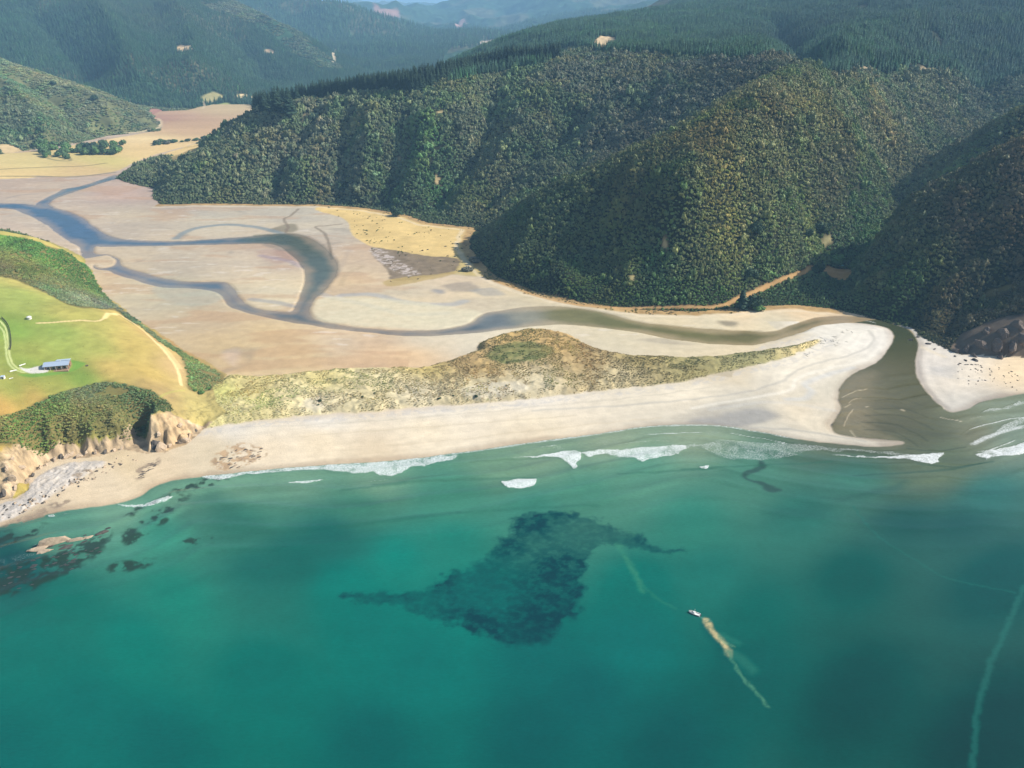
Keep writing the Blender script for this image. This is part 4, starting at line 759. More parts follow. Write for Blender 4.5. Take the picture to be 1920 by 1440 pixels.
def pine_mesh(name, seed, mat, layers=13, wide=.17, base=.12):
    rs = random.Random(seed); bm = bmesh.new()
    for L in range(layers):
        f = L / (layers - 1); z = base + (1 - base) * f ** .9 * .97; r = wide * (1 - f) ** .75 * (1 + .15 * rs.random()) + .012
        nb = 9; a0 = rs.random() * 6.28
        for k_ in range(nb):
            a = a0 + 6.283 * k_ / nb + rs.uniform(-.2, .2); rr = r * rs.uniform(.7, 1.18); dr = rs.uniform(.01, .05); wd = .30
            d = Vector((math.cos(a), math.sin(a), 0)); s = Vector((-d.y, d.x, 0))
            top = Vector((0, 0, z + .07 * (1.1 - f)))
            p1 = bm.verts.new(top + d * .01); p2 = bm.verts.new(Vector((0, 0, z)) + d * rr * .65 + s * rr * wd + Vector((0, 0, -dr * .2)))
            p3 = bm.verts.new(Vector((0, 0, z - dr)) + d * rr); p4 = bm.verts.new(Vector((0, 0, z)) + d * rr * .65 - s * rr * wd + Vector((0, 0, -dr * .2)))
            bm.faces.new((p1, p2, p3)); bm.faces.new((p1, p3, p4))
            p5 = bm.verts.new(Vector((0, 0, z - .05 * (1.2 - f))) + d * .01); bm.faces.new((p5, p3, p2)); bm.faces.new((p5, p4, p3))
    me = bpy.data.meshes.new(name); bm.to_mesh(me); bm.free(); me.materials.append(mat); return me
def trunk_mesh(name, h, r, seed=0, limbs=0, cr=1.0):
    rs = random.Random(seed); bm = bmesh.new()
    def tube(p0, p1, r0, r1, n=6, seg=3):
        ax = (p1 - p0).normalized(); t1 = ax.orthogonal().normalized(); t2 = ax.cross(t1); rings = []
        for i in range(seg + 1):
            f = i / seg; c = p0.lerp(p1, f) + (t1 * rs.gauss(0, .03) + t2 * rs.gauss(0, .03)) * (p1 - p0).length * .3 * (0 < i < seg); rr = r0 + (r1 - r0) * f
            rings.append([bm.verts.new(c + (t1 * math.cos(6.283 * k_ / n) + t2 * math.sin(6.283 * k_ / n)) * rr) for k_ in range(n)])
        for a, b_ in zip(rings[:-1], rings[1:]):
            for k_ in range(n): bm.faces.new((a[k_], a[(k_ + 1) % n], b_[(k_ + 1) % n], b_[k_]))
        bm.faces.new(rings[-1])
    tube(Vector((0, 0, -.6)), Vector((0, 0, h)), r, r * .3)
    for i in range(limbs):
        a = rs.random() * 6.28; z = h * rs.uniform(.35, .8); tube(Vector((0, 0, z)), Vector((math.cos(a) * cr * .5, math.sin(a) * cr * .5, z + cr * .4)), r * .4, r * .12)
    me = bpy.data.meshes.new(name); bm.to_mesh(me); bm.free(); me.materials.append(M['bark']); return me
def src_coll(name, meshes):
    c = bpy.data.collections.new(name)
    for i, me in enumerate(meshes): c.objects.link(bpy.data.objects.new('%s_form' % name, me))
    return c
BUSH = src_coll('bush', [bush_mesh('bush', 11 + i, M['bushleaf'], 7 + i % 3, 130) for i in range(6)])
PINES = src_coll('conifer', [pine_mesh('conifer', 31 + i, M['bushleaf'], 11) for i in range(4)])
def tuss(seed):
    rs = random.Random(seed); bm = bmesh.new()
    for i in range(26):
        a = rs.random() * 6.28; d = Vector((math.cos(a), math.sin(a), 0)); s = Vector((-d.y, d.x, 0)) * .07; p = d * rs.random() * .25
        l = rs.uniform(.4, .8); v = [bm.verts.new(q) for q in (p - s, p + s, p + d * l * .35 + s * .8 + Vector((0, 0, l * .7)), p + d * l * .7 + Vector((0, 0, l * .75)))]
        bm.faces.new(v)
    me = bpy.data.meshes.new('tussock'); bm.to_mesh(me); bm.free(); me.materials.append(M['bushleaf']); return me
TUSS = src_coll('tussock', [tuss(50 + i) for i in range(4)])

def scatter(name, X, Y, Z, scl, tint, coll, nvar, label, cat, rot=None):
    n = len(X); me = bpy.data.meshes.new(name); me.vertices.add(n)
    me.vertices.foreach_set('co', np.stack([X, Y, Z], 1).astype(np.float32).ravel())
    a = me.attributes.new('scl', 'FLOAT_VECTOR', 'POINT'); a.data.foreach_set('vector', scl.astype(np.float32).ravel())
    r = np.zeros((n, 3), np.float32) if rot is None else rot.astype(np.float32); r[:, 2] = rng.random(n) * 6.28
    a = me.attributes.new('rot', 'FLOAT_VECTOR', 'POINT'); a.data.foreach_set('vector', r.ravel())
    a = me.attributes.new('tint', 'FLOAT_VECTOR', 'POINT'); a.data.foreach_set('vector', np.clip(tint, .002, .6).astype(np.float32).ravel())
    a = me.attributes.new('pick', 'INT', 'POINT'); a.data.foreach_set('value', rng.integers(0, nvar, n).astype(np.int32))
    o = bpy.data.objects.new(name, me); COL.objects.link(o); tag(o, label, cat, kind='stuff')
    g = bpy.data.node_groups.new(name, 'GeometryNodeTree'); g.interface.new_socket('Geometry', in_out='INPUT', socket_type='NodeSocketGeometry'); g.interface.new_socket('Geometry', in_out='OUTPUT', socket_type='NodeSocketGeometry')
    gi = g.nodes.new('NodeGroupInput'); go = g.nodes.new('NodeGroupOutput'); ip = g.nodes.new('GeometryNodeInstanceOnPoints')
    ci = g.nodes.new('GeometryNodeCollectionInfo'); ci.inputs['Collection'].default_value = coll; ci.inputs['Separate Children'].default_value = True; ci.inputs['Reset Children'].default_value = True
    def na(nm, ty):
        q = g.nodes.new('GeometryNodeInputNamedAttribute'); q.data_type = ty; q.inputs['Name'].default_value = nm; return q.outputs['Attribute']
    er = g.nodes.new('FunctionNodeEulerToRotation')
    L = g.links.new
    L(gi.outputs[0], ip.inputs['Points']); L(ci.outputs[0], ip.inputs['Instance']); ip.inputs['Pick Instance'].default_value = True
    L(na('pick', 'INT'), ip.inputs['Instance Index']); L(na('rot', 'FLOAT_VECTOR'), er.inputs[0]); L(er.outputs[0], ip.inputs['Rotation']); L(na('scl', 'FLOAT_VECTOR'), ip.inputs['Scale'])
    L(ip.outputs[0], go.inputs[0]); md = o.modifiers.new('scatter', 'NODES'); md.node_group = g
    return o

def grid(arr, X, Y): return bil(arr, U, V, *uv(X, Y))
def infr(X, Y, Z, m=90):
    dep = Y * CT + (CAMH - Z) * ST; px = 960 + F * X / dep; py = 720 - F * ((Z - CAMH) * CT + Y * ST) / dep
    return (px > -m) & (px < 1920 + m) & (py > -m) & (py < 1440 + m)
def jitgrid(x0, x1, y0, y1, s):
    a, b_ = np.meshgrid(np.arange(x0, x1, s), np.arange(y0, y1, s * .87)); a = a + (np.arange(a.shape[0]) % 2)[:, None] * s / 2
    return (a + rng.normal(0, s * .26, a.shape)).ravel(), (b_ + rng.normal(0, s * .26, a.shape)).ravel()
LANDF = np.where(lowm, 0.0, 1.0)
# plantation outlines (world), the rest of the hills is bush
plant1 = Ph([(840, 158), (900, 141), (960, 133), (1020, 122), (1040, 108), (1060, 92), (1100, 92), (1110, 96), (1160, 96), (1240, 102), (1330, 105), (1420, 106), (1478, 104), (1500, 108), (1530, 122), (1600, 130), (1700, 133), (1800, 138), (1925, 142), (2200, 150)], False, 3)
def in_plant(X, Y):
    u, v = uv(X, Y); pu, pv = uv(plant1[:, 0], plant1[:, 1]); o = np.argsort(pu)
    return (v > np.interp(u, pu[o], pv[o])) & (u > pu.min())
belt_px = [(482, 208), (500, 205), (560, 190), (620, 181), (690, 174), (760, 167), (822, 158), (835, 148), (870, 141), (905, 133), (960, 127), (1020, 118), (1052, 108)]
belt = crom([onz(*p)[:2] for p in [(482, 210, 98), (500, 207, 103), (560, 192, 112), (640, 180, 123), (700, 173, 130), (770, 166, 140), (830, 150, 150), (900, 130, 160), (980, 118, 170), (1050, 108, 178)]], False, 4)
belt[:, 1] -= 6
def in_belt(X, Y, wd=70):
    d = dpoly(X, Y, belt, False); u, v = uv(X, Y); pu, pv = uv(belt[:, 0], belt[:, 1])
    return (d < wd) & (v > np.interp(u, pu, pv)) & (u > pu.min() - .002) & (u < pu.max())

# bush over the near hills
bx, by = jitgrid(-1100, 1500, 560, 1750, 2.2)
keep = rng.random(len(bx)) < np.clip(720 / by, 0, 1) ** 1.7; bx, by = bx[keep], by[keep]
keep = np.abs(bx) < by * 1.0; bx, by = bx[keep], by[keep]; bz = grid(GZ, bx, by)
keep = (grid(LANDF, bx, by) > .55) & (grid(NOB, bx, by) < .35) & infr(bx, by, bz) & ~((bx < 0) & (by < 900) & (bx < colX(440, 520, 0))) & ~in_plant(bx, by) & ~in_belt(bx, by, 60)
bx, by, bz = bx[keep], by[keep], bz[keep]
# drop what lies behind a crest by a good margin
def seen(X, Y, Z, top=8, n=70):
    ok = np.ones(len(X), bool)
    for f in np.linspace(.25, .985, n):
        zz = CAMH + (Z + top - CAMH) * f; ok &= grid(GZ, np.clip(X * f, -1e5, 1e5), np.maximum(Y * f, 151)) < zz + 10 * (1 - f) + 2
    return ok
keep = seen(bx, by, bz); bx, by, bz = bx[keep], by[keep], bz[keep]
hs = [(400, 330, (96, 106, 66)), (350, 350, (86, 100, 62)), (600, 300, (100, 104, 74)), (560, 250, (108, 110, 76)), (700, 300, (92, 100, 68)), (820, 290, (74, 104, 58)), (800, 340, (70, 102, 54)), (750, 380, (78, 94, 58)), (900, 350, (96, 98, 60)), (880, 250, (98, 104, 72)), (720, 200, (106, 118, 74)), (900, 170, (108, 116, 74)),
      (1000, 330, (84, 96, 60)), (1100, 150, (98, 102, 78)), (1250, 180, (88, 94, 72)), (1050, 250, (88, 96, 66)), (1200, 240, (94, 92, 66)), (1400, 150, (86, 86, 66)), (1450, 200, (122, 116, 68)), (1500, 280, (118, 122, 68)), (1400, 300, (116, 118, 62)), (1330, 260, (112, 104, 56)), (1380, 400, (122, 124, 62)), (1470, 430, (116, 126, 66)),
      (1320, 480, (112, 118, 60)), (1200, 350, (100, 98, 48)), (1150, 450, (80, 98, 52)), (1050, 420, (76, 92, 50)), (1200, 500, (76, 96, 50)), (1000, 500, (70, 88, 48)), (1250, 550, (86, 106, 56)), (1350, 560, (88, 110, 58)), (1580, 300, (110, 108, 66)), (1650, 220, (116, 116, 74)), (1700, 180, (112, 116, 76)), (1560, 370, (108, 100, 62)), (1620, 350, (92, 112, 62)),
      (1600, 430, (80, 116, 64)), (1560, 470, (84, 118, 66)), (1560, 540, (76, 96, 52)), (1460, 560, (82, 112, 56)), (1750, 250, (104, 104, 70)), (1800, 330, (92, 84, 56)), (1700, 430, (78, 84, 50)), (1800, 420, (98, 84, 54)), (1900, 400, (100, 84, 54)), (1850, 500, (84, 86, 50)), (1700, 520, (66, 84, 46)), (1800, 560, (84, 78, 46)), (1900, 560, (92, 84, 52)), (1880, 180, (92, 100, 70)), (1880, 300, (96, 84, 58))]
def tint_of(samples, X, Y, g=.78):
    c = idw(samples, X, Y, .02, onhill=True) * 1.85 * np.array([.99, .99, .95])
    n = len(X); c = c * np.exp(rng.normal(0, .19, n))[:, None] * np.stack([1 + rng.normal(0, .10, n), np.ones(n), 1 + rng.normal(0, .12, n)], 1)
    p1 = fbm(X, Y, 16, 3, 200)[:, None]; p2 = fbm(X, Y, 55, 3, 201)[:, None]
    c = c * (1 + .8 * (p1 - .5)); yel = sstep(.56, .68, p2); c = c * (1 - yel) + c * np.array([1.25, 1.12, .8]) * yel
    grn = sstep(.54, .66, fbm(X, Y, 34, 3, 203))[:, None]; c = c * (1 - grn) + c * np.array([.74, .98, .74]) * grn
    lum = c.mean(1, keepdims=True); c = lum + g * (c - lum)
    return c
n = len(bx); big = rng.random(n) ** 3
big = (rng.random(n) < .05) * rng.random(n); s = (.95 + .75 * rng.random(n) + 2.2 * big) * np.clip(by / 800, .9, 1.6) * np.clip(.75 + .3 * grid(dland, bx, by) / 40, .75, 1.05)
gzv, gzu = np.gradient(GZ); slp = np.clip(np.hypot(grid(gzv, bx, by) / (by * .00235), grid(gzu, bx, by) / (by * (U[1] - U[0]))), 0, 1.6); s = s * np.clip(.85 + .45 * slp, .9, 1.4)
scl = np.stack([s, s, s * rng.uniform(1.0, 2.6, n)], 1)
scatter('bush_forest', bx, by, bz - .2, scl, tint_of(hs, bx, by), BUSH, 6, 'dense olive and dark green bush covering the steep hills above the river', 'bush')
print('bush', n)
# far bush, left hill
gx, gy = jitgrid(-2400, -400, 1380, 2300, 7.5); gz = grid(GZ, gx, gy)
keep = (grid(LANDF, gx, gy) > .6) & (grid(NOB, gx, gy) < .4) & infr(gx, gy, gz) & (gx < -.40 * gy); keep &= (fbm(gx, gy, 45, 3, 210) > .36)
gx, gy, gz = gx[keep], gy[keep], gz[keep]; keep = seen(gx, gy, gz); gx, gy, gz = gx[keep], gy[keep], gz[keep]; n = len(gx)
s = 3.6 + 3.2 * rng.random(n) ** 2
gs = [(50, 200, (96, 110, 72)), (100, 150, (108, 112, 78)), (200, 210, (104, 108, 74)), (30, 160, (84, 112, 70)), (260, 230, (84, 92, 64)), (100, 270, (72, 98, 60)), (430, 230, (74, 96, 66))]
scatter('hillside_scrub', gx, gy, gz - .5, np.stack([s, s, s * .8], 1), tint_of(gs, gx, gy), BUSH, 6, 'patchy grey green scrub on the low hill left of the valley', 'scrub')
print('scrub', n)
m_ = hm & (GX < -.40 * GY) & (GY < 2350) & (GY > 1300) & (NOB < .3); COLR_left = m_
# the forested slopes: conifers by the thousand
def conifers(name, x0, x1, y0, y1, sp, hgt, sel, samples, label, top=20):
    x, y = jitgrid(x0, x1, y0, y1, sp); k_ = np.abs(x) < y * 1.05; x, y = x[k_], y[k_]; z = grid(GZ, x, y)
    k_ = (grid(LANDF, x, y) > .6) & (grid(NOB, x, y) < .4) & infr(x, y, z) & sel(x, y); x, y, z = x[k_], y[k_], z[k_]
    k_ = seen(x, y, z, top, 90); x, y, z = x[k_], y[k_], z[k_]; n = len(x); h = hgt * rng.uniform(.75, 1.15, n); wd = h * rng.uniform(.9, 1.25, n)
    print(name, n)
    return scatter(name, x, y, z - 1, np.stack([wd, wd, h], 1), tint_of(samples, x, y), PINES, 4, label, 'forest')
fs = [(1300, 60, (56, 92, 62)), (1600, 60, (54, 92, 64)), (1800, 60, (52, 84, 66)), (1480, 80, (44, 72, 54)), (1200, 40, (60, 96, 72))]
conifers('pine_plantation', -200, 2600, 1150, 3000, 5.6, 14.5, lambda x, y: in_plant(x, y) & (fbm(x, y, 90, 2, 220) > .18), fs, 'dark green pine plantation covering the hills at the top right')
fs2 = [(300, 100, (46, 78, 50)), (100, 60, (46, 80, 52)), (500, 60, (48, 78, 50)), (250, 30, (58, 80, 52))]
ridge_scrub_poly = Ph([(380, 6), (430, 2), (480, 16), (520, 38), (570, 68), (620, 108), (640, 130), (606, 132), (560, 104), (500, 62), (440, 34), (400, 22)], n=2)
def in_poly(x, y, P_): return dpoly(x + 60 * (fbm(x, y, 90, 2, 9) - .5), y, P_) > 0
x, y = jitgrid(ridge_scrub_poly[:, 0].min(), ridge_scrub_poly[:, 0].max(), ridge_scrub_poly[:, 1].min(), ridge_scrub_poly[:, 1].max(), 11); k_ = in_poly(x, y, ridge_scrub_poly) & (fbm(x, y, 60, 3, 7) > .34); x, y = x[k_], y[k_]; z = grid(GZ, x, y); k_ = seen(x, y, z, 20, 90); x, y, z = x[k_], y[k_], z[k_]; n = len(x); s = rng.uniform(4, 9, n)
scatter('ridge_scrub', x, y, z, np.stack([s, s, s], 1), tint_of([(450, 20, (84, 92, 64)), (560, 80, (78, 90, 62)), (620, 120, (74, 90, 60))], x, y), BUSH, 6, 'mottled grey green scrub along the ridge right of the dark conifer slope', 'scrub')
conifers('conifer_forest', -3600, -300, 2250, 4700, 9.8, 17, lambda x, y: ~in_poly(x, y, ridge_scrub_poly), fs2, 'blue green conifer forest on the big slope behind the valley')
conifers('distant_forest', -2600, 700, 4000, 7000, 27, 32, lambda x, y: (x > -.40 * y) & (fbm(x, y, 500, 3, 223) < .72), [(560, 60, (50, 84, 54)), (700, 90, (50, 86, 54)), (850, 80, (52, 84, 56))], 'hazy blue green forest on the ridge behind the valley')
print('terrain done')

tick('scatter')
# ------------------------------------------------------------------ individual trees
def empty(name, loc, rz=0.0):
    o = bpy.data.objects.new(name, None); o.empty_display_size = 1; COL.objects.link(o); o.location = loc; o.rotation_euler = (0, 0, rz); return o
def part(name, me, parent, scale=None):
    o = bpy.data.objects.new(name, me); COL.objects.link(o); o.parent = parent
    if scale: o.scale = scale
    return o
RS = random.Random(3)
pine_v = [pine_mesh('pine_crown', 70 + i, M['pine'], 15, .19, .10) for i in range(5)]
ptrunk = trunk_mesh('pine_trunk', .93, .014, 1)
PG = 'tall pines of the dark belt along the ridge top'
# belt rows
L = belt; seg = np.hypot(*(L[1:] - L[:-1]).T); cum = np.concatenate([[0], np.cumsum(seg)]); tot = cum[-1]; cnt = 0
rows = [(2, 6.2), (9, 6.6), (17, 7.6), (26, 9.5)]
rname = ['front', 'second', 'third', 'back']
for ri, (off, sp) in enumerate(rows):
    s_ = RS.random() * 3
    while s_ < tot:
        x = np.interp(s_, cum, L[:, 0]) + RS.gauss(0, 1.2); y = np.interp(s_, cum, L[:, 1]) + off + RS.gauss(0, 1.6); z = float(hfine(np.array([x]), np.array([y]))[0])
        s_ += sp * RS.uniform(.8, 1.25)
        if cnt >= 292: break
        h = RS.uniform(22, 29) * (1.0 + .12 * (s_ / tot < .12)); o = empty('pine_tree', (x, y, z - .5), RS.random() * 6.28)
        fr = s_ / tot
        tag(o, 'tall dark pine in the %s row of the ridge top belt, %s' % (rname[ri], 'towards its left end' if fr < .33 else 'in its middle stretch' if fr < .67 else 'towards its right end'), 'pine tree', PG)
        part('crown', pine_v[cnt % 5], o, (h * 1.15, h * 1.15, h)); part('trunk', ptrunk, o, (h, h, h)); cnt += 1
print('belt pines', cnt)
# rest of the belt behind, uncountable
x, y = jitgrid(belt[:, 0].min() - 20, belt[:, 0].max() + 20, 1150, 1500, 8.0); k_ = in_belt(x, y, 90) & (dpoly(x, y, belt, False) > 33); x, y = x[k_], y[k_]; z = grid(GZ, x, y); n = len(x); h = 22 * rng.uniform(.8, 1.15, n)
scatter('pine_wood', x, y, z, np.stack([h * 1.15, h * 1.15, h], 1), np.tile(np.array([.02, .04, .022]), (n, 1)) * np.exp(rng.normal(0, .2, n))[:, None], PINES, 4, 'dark pines massed behind the front rows of the ridge belt', 'pines')

crown_v = {k_: [bush_mesh(k_ + '_crown', 90 + i, M[k_], 12, 420, .8, 1.5) for i in range(3)] for k_ in ('dark', 'bright', 'willow', 'grey')}
btrunk = [trunk_mesh('tree_trunk', 1.0, .07, i, 4, .9) for i in range(2)]
def tree(px, py, wpx, kind, label, cat='tree', tall=1.0, group=None, name='broadleaf_tree'):
    X, Y, Z = hit(px, py); r = wpx / F * math.sqrt(X * X + Y * Y + (CAMH - Z) ** 2) / 2
    o = empty(name, (X, Y, Z - .3), RS.random() * 6.28); tag(o, label, cat, group)
    if kind == 'pine':
        part('crown', pine_v[RS.randrange(5)], o, (r * 4.6, r * 4.6, r * 2.0 * tall)); part('trunk', ptrunk, o, (r * 3, r * 3, r * 1.9 * tall))
    else:
        part('crown', RS.choice(crown_v[kind]), o, (r, r, r * tall)); part('trunk', RS.choice(btrunk), o, (r, r, r * tall * .9))
    return o
tree(1418, 440, 34, 'dark', 'big round dark tree standing alone on the bright slope of the front hill', tall=1.2)
tree(1408, 522, 30, 'dark', 'dark round tree on the slope just above the bend in the tan road', tall=1.2)
tree(1536, 440, 34, 'dark', 'dark spreading tree beside the pale slip on the valley side', tall=1.1)
tree(1516, 443, 22, 'dark', 'smaller dark tree left of the spreading one on the valley side', tall=1.2)
tree(1568, 497, 36, 'bright', 'bright green round tree right behind the small teal roofed hut', tall=1.0)
tree(1534, 515, 26, 'dark', 'dark green tree where the tan road meets the grass clearing', tall=1.5)
tree(1412, 578, 40, 'dark', 'large dark tree at the river beach below the start of the tan road', tall=1.1)
tree(1390, 580, 26, 'pine', 'dark pointed tree at the river beach left of the large dark one', tall=1.6)
tree(1422, 583, 24, 'bright', 'green tree at the edge of the orange sand by the river', tall=.9)
tree(522, 352, 24, 'dark', 'dark tree low on the hillside above the mudflat, left one', tall=1.0)
tree(640, 357, 26, 'dark', 'dark tree low on the hillside where a gully reaches the mudflat', tall=1.1)
tree(745, 405, 26, 'dark', 'dark rounded tree at the upper edge of the yellow meadow', tall=.9)
tree(890, 492, 24, 'grey', 'grey green thicket at the right tip of the yellow meadow', tall=.8)
tree(876, 508, 24, 'grey', 'brown grey thicket at the meadow edge beside the sand', tall=.6)
tree(520, 212, 34, 'pine', 'large spreading dark pine at the left end of the ridge belt', 'pine tree', 1.3, name='pine_tree')
tree(544, 215, 34, 'pine', 'broad dark pine just below the left end of the ridge belt', 'pine tree', 1.3, name='pine_tree')
tree(496, 209, 26, 'pine', 'dark pine at the very tip of the ridge above the valley', 'pine tree', 1.0, name='pine_tree')
tree(1290, 560, 16, 'dark', 'small dark tree at the foot of the front hill near the river track', tall=1.1)
tree(100, 160, 12, 'dark', 'lone dark tree high on the left scrub hill'); tree(178, 188, 14, 'dark', 'dark tree on the middle of the left scrub hill, above the track')
for px, py, wp in [(378, 738, 14), (390, 731, 13), (366, 733, 10)]:
    tree(px, py, wp, 'bright', 'green shrub among those at the foot of the farm track beside the dune', 'shrub', .8, 'green shrubs at the end of the farm track', 'shrub')
WG = 'green trees along the foot of the left hill by the farmland'
for i in range(58):
    f = RS.random(); px = 68 + 170 * f; py = 298 - 28 * RS.random() * (1 - .3 * f) - 8 * f * (f > .6)
    tree(px, py, RS.uniform(11, 19), RS.choice(['willow', 'willow', 'bright', 'dark']), 'leafy green tree in the grove between the farmland and the left hill', 'tree', RS.uniform(.9, 1.2), WG)
HG = 'round bushes along the farmland hedgerow in the valley'
for i in range(34):
    px = 290 + 110 * RS.random(); py = 270 - (px - 290) * .09 + RS.uniform(-3, 3)
    tree(px, py, RS.uniform(6, 13), RS.choice(['willow', 'grey', 'dark']), 'rounded bush in the hedgerow across the dry valley farmland', 'bush', .8, HG, 'hedge_bush')

# headland and dune scrub
def scrub(name, P_, sp, s0, s1, samples, label, thin=0, seed=300, coll=None, nv=6, zs=.8, z=0, sel=None):
    x, y = jitgrid(P_[:, 0].min(), P_[:, 0].max(), P_[:, 1].min(), P_[:, 1].max(), sp)
    k_ = (dpoly(x + 3 * (fbm(x, y, 6, 2, 5) - .5), y, P_) > 0) & (fbm(x, y, 8, 3, seed) > thin)
    if sel is not None: k_ &= sel(x, y)
    x, y = x[k_], y[k_]; n = len(x); s = s0 + (s1 - s0) * rng.random(n) ** 1.6
    print(name, n)
    scatter(name, x, y, grid(GZ, x, y) - .1, np.stack([s, s, s * zs * rng.uniform(.8, 1.3, n)], 1), tint_of(samples, x, y, .85) * .8, coll or BUSH, nv, label, 'scrub')
pA = Ph([(-60, 436), (0, 441), (60, 451), (110, 468), (155, 493), (175, 518), (183, 534), (205, 562), (240, 588), (262, 605), (250, 605), (215, 580), (170, 576), (130, 570), (90, 550), (40, 528), (0, 518), (-60, 505)], n=4)
scrub('crest_scrub', pA, 1.7, 1.0, 2.1, [(60, 465, (84, 130, 52)), (20, 450, (88, 132, 54)), (120, 490, (82, 126, 50)), (50, 500, (112, 112, 64)), (10, 510, (104, 100, 72)), (100, 545, (104, 122, 76)), (150, 560, (122, 132, 96)), (200, 575, (112, 116, 96)), (160, 520, (84, 116, 50))], 'bright green scrub on the headland crest above the paddock', .30)
pB = Ph([(255, 603), (300, 633), (340, 657), (370, 676), (400, 692), (416, 704), (402, 720), (372, 735), (354, 725), (350, 700), (338, 668), (300, 642)], n=4)
scrub('slope_scrub', pB, 1.6, .8, 1.7, [(300, 640, (112, 124, 84)), (360, 690, (104, 134, 66)), (400, 700, (120, 130, 80)), (340, 665, (96, 116, 66))], 'green scrub strip between the farm track and the mudflat', .34)
pC = Ph([(-60, 800), (0, 782), (50, 767), (90, 747), (140, 730), (180, 719), (215, 718), (260, 727), (300, 744), (322, 762), (316, 772), (292, 772), (280, 800), (255, 815), (245, 832), (215, 822), (190, 820), (150, 830), (120, 836), (95, 848), (60, 848), (30, 838), (0, 830), (-60, 850)], n=4)
scrub('cliff_scrub', pC, 1.35, .7, 1.6, [(100, 770, (92, 112, 60)), (60, 800, (88, 108, 56)), (180, 740, (96, 108, 70)), (250, 760, (88, 112, 66)), (150, 790, (128, 122, 78)), (220, 800, (112, 114, 72)), (120, 830, (130, 128, 72)), (20, 820, (110, 118, 62)), (300, 760, (92, 108, 58))], 'dark green scrub on the slope above the sea cliffs', .28)
pD = Ph([(-40, 700), (0, 600), (60, 560), (200, 600), (320, 690), (300, 720), (200, 705), (80, 735), (-40, 770)], n=4)
scrub('paddock_tufts', pD, 3.4, .25, .6, [(100, 650, (130, 130, 70)), (280, 690, (140, 130, 80))], 'small dry tufts scattered over the grass paddock', .60, 301, TUSS, 4, 1)
dsel = lambda x, y: grid(np.where((CLS == cid['dune_spit']), 1.0, 0.0), x, y) > .6
scrub('dune_grass', DUNE, 1.25, .5, 1.15, [(480, 730, (176, 162, 100)), (700, 720, (164, 150, 92)), (900, 700, (150, 128, 80)), (960, 665, (88, 104, 56)), (1050, 650, (164, 136, 86)), (1250, 690, (124, 116, 72)), (1400, 680, (134, 130, 86)), (900, 735, (180, 166, 126)), (600, 760, (184, 170, 128)), (440, 770, (184, 176, 110))], 'tufted dune grass covering the sand spit', .43, 302, TUSS, 4, .9, sel=dsel)
msel = lambda x, y: grid(np.where((CLS == cid['meadow']) & (GY < 1150), 1.0, 0.0), x, y) > .6
scrub('marsh_shrubs', Pz([(600, 380), (900, 420), (935, 520), (800, 530), (720, 530), (640, 440)]), 6, .7, 1.7, [(700, 450, (120, 116, 72)), (800, 500, (112, 98, 76))], 'low shrubs dotted along the meadow and marsh edge', .67, 303, sel=msel)
scrub('bank_shrubs', Pz([(900, 500), (1000, 535), (1100, 558), (1200, 572), (1380, 570), (1380, 590), (1200, 590), (1050, 575), (930, 540)]), 3.2, .7, 1.7, [(1000, 550, (126, 112, 70)), (1200, 578, (136, 118, 74)), (1350, 580, (120, 108, 66))], 'dry shrubs on the river bank under the hill track', .46, 304, sel=msel)

tick('trees')
# ------------------------------------------------------------------ rocks
def rock_mesh(name, seed, mat, L=1.0, W=.6, H=.5, sub=3):
    rs = random.Random(seed); bm = bmesh.new(); bmesh.ops.create_icosphere(bm, subdivisions=sub, radius=1)
    pl = [(Vector((rs.gauss(0, 1), rs.gauss(0, 1), rs.gauss(.2, 1))).normalized(), rs.uniform(.5, .85)) for _ in range(11)]
    for v in bm.verts:
        for n_, d_ in pl:
            e = v.co.dot(n_) - d_
            if e > 0: v.co -= n_ * e
        k_ = 1 + .22 * (fbm(np.array([v.co.x * 3 + v.co.z * 2 + 50]), np.array([v.co.y * 3 - v.co.z * 2 + 50]), 1, 4, seed % 7)[0] - .5) * 2
        v.co = Vector((v.co.x * L * k_, v.co.y * W * k_, v.co.z * H * k_))
    me = bpy.data.meshes.new(name); bm.to_mesh(me); bm.free(); me.materials.append(mat); return me
def rock(px, py, wpx, kind, label, seed, ang=0, asp=.5, hgt=.4, group=None):
    X, Y, Z = hit(px, py); L_ = wpx / F * math.sqrt(X * X + Y * Y + CAMH ** 2) / 2
    o = bpy.data.objects.new('rock', rock_mesh('rock', seed, M[kind], L_, L_ * asp, L_ * hgt)); COL.objects.link(o); o.location = (X, Y, Z); o.rotation_euler = (0, 0, math.radians(ang)); tag(o, label, 'rock', group); return o
rock(105, 1018, 56, 'rock_tan', 'long tan rock ridge standing out of the sea, left of the white wash', 1, 28, .26, .5)
rock(72, 1030, 40, 'rock_tan', 'tan rock at the lower left end of the long sea ridge', 2, 24, .35, .2)
rock(145, 1012, 30, 'rock_tan', 'small brown rock at the right end of the tan sea ridge', 3, 20, .4, .25)
rock(190, 1000, 24, 'rock_dark', 'dark rock awash with foam farthest right in the reef line', 4, 30, .4, .3)
rock(85, 1034, 34, 'rock_tan', 'brown wave washed rock below the long tan sea ridge', 5, 26, .3, .26)
rock(125, 1026, 30, 'rock_dark', 'dark wave washed rock just right of the tan sea ridge', 7, 30, .35, .25)
rock(165, 1008, 20, 'rock_tan', 'small tan rock between the sea ridge and the foam washed dark rock', 8, 30, .4, .3)
rock(1708, 638, 12, 'rock_dark', 'dark boulder at the water edge under the right hill', 6, 0, .6, .5)
SG = 'dark rocks lying at the foot of the right hill'
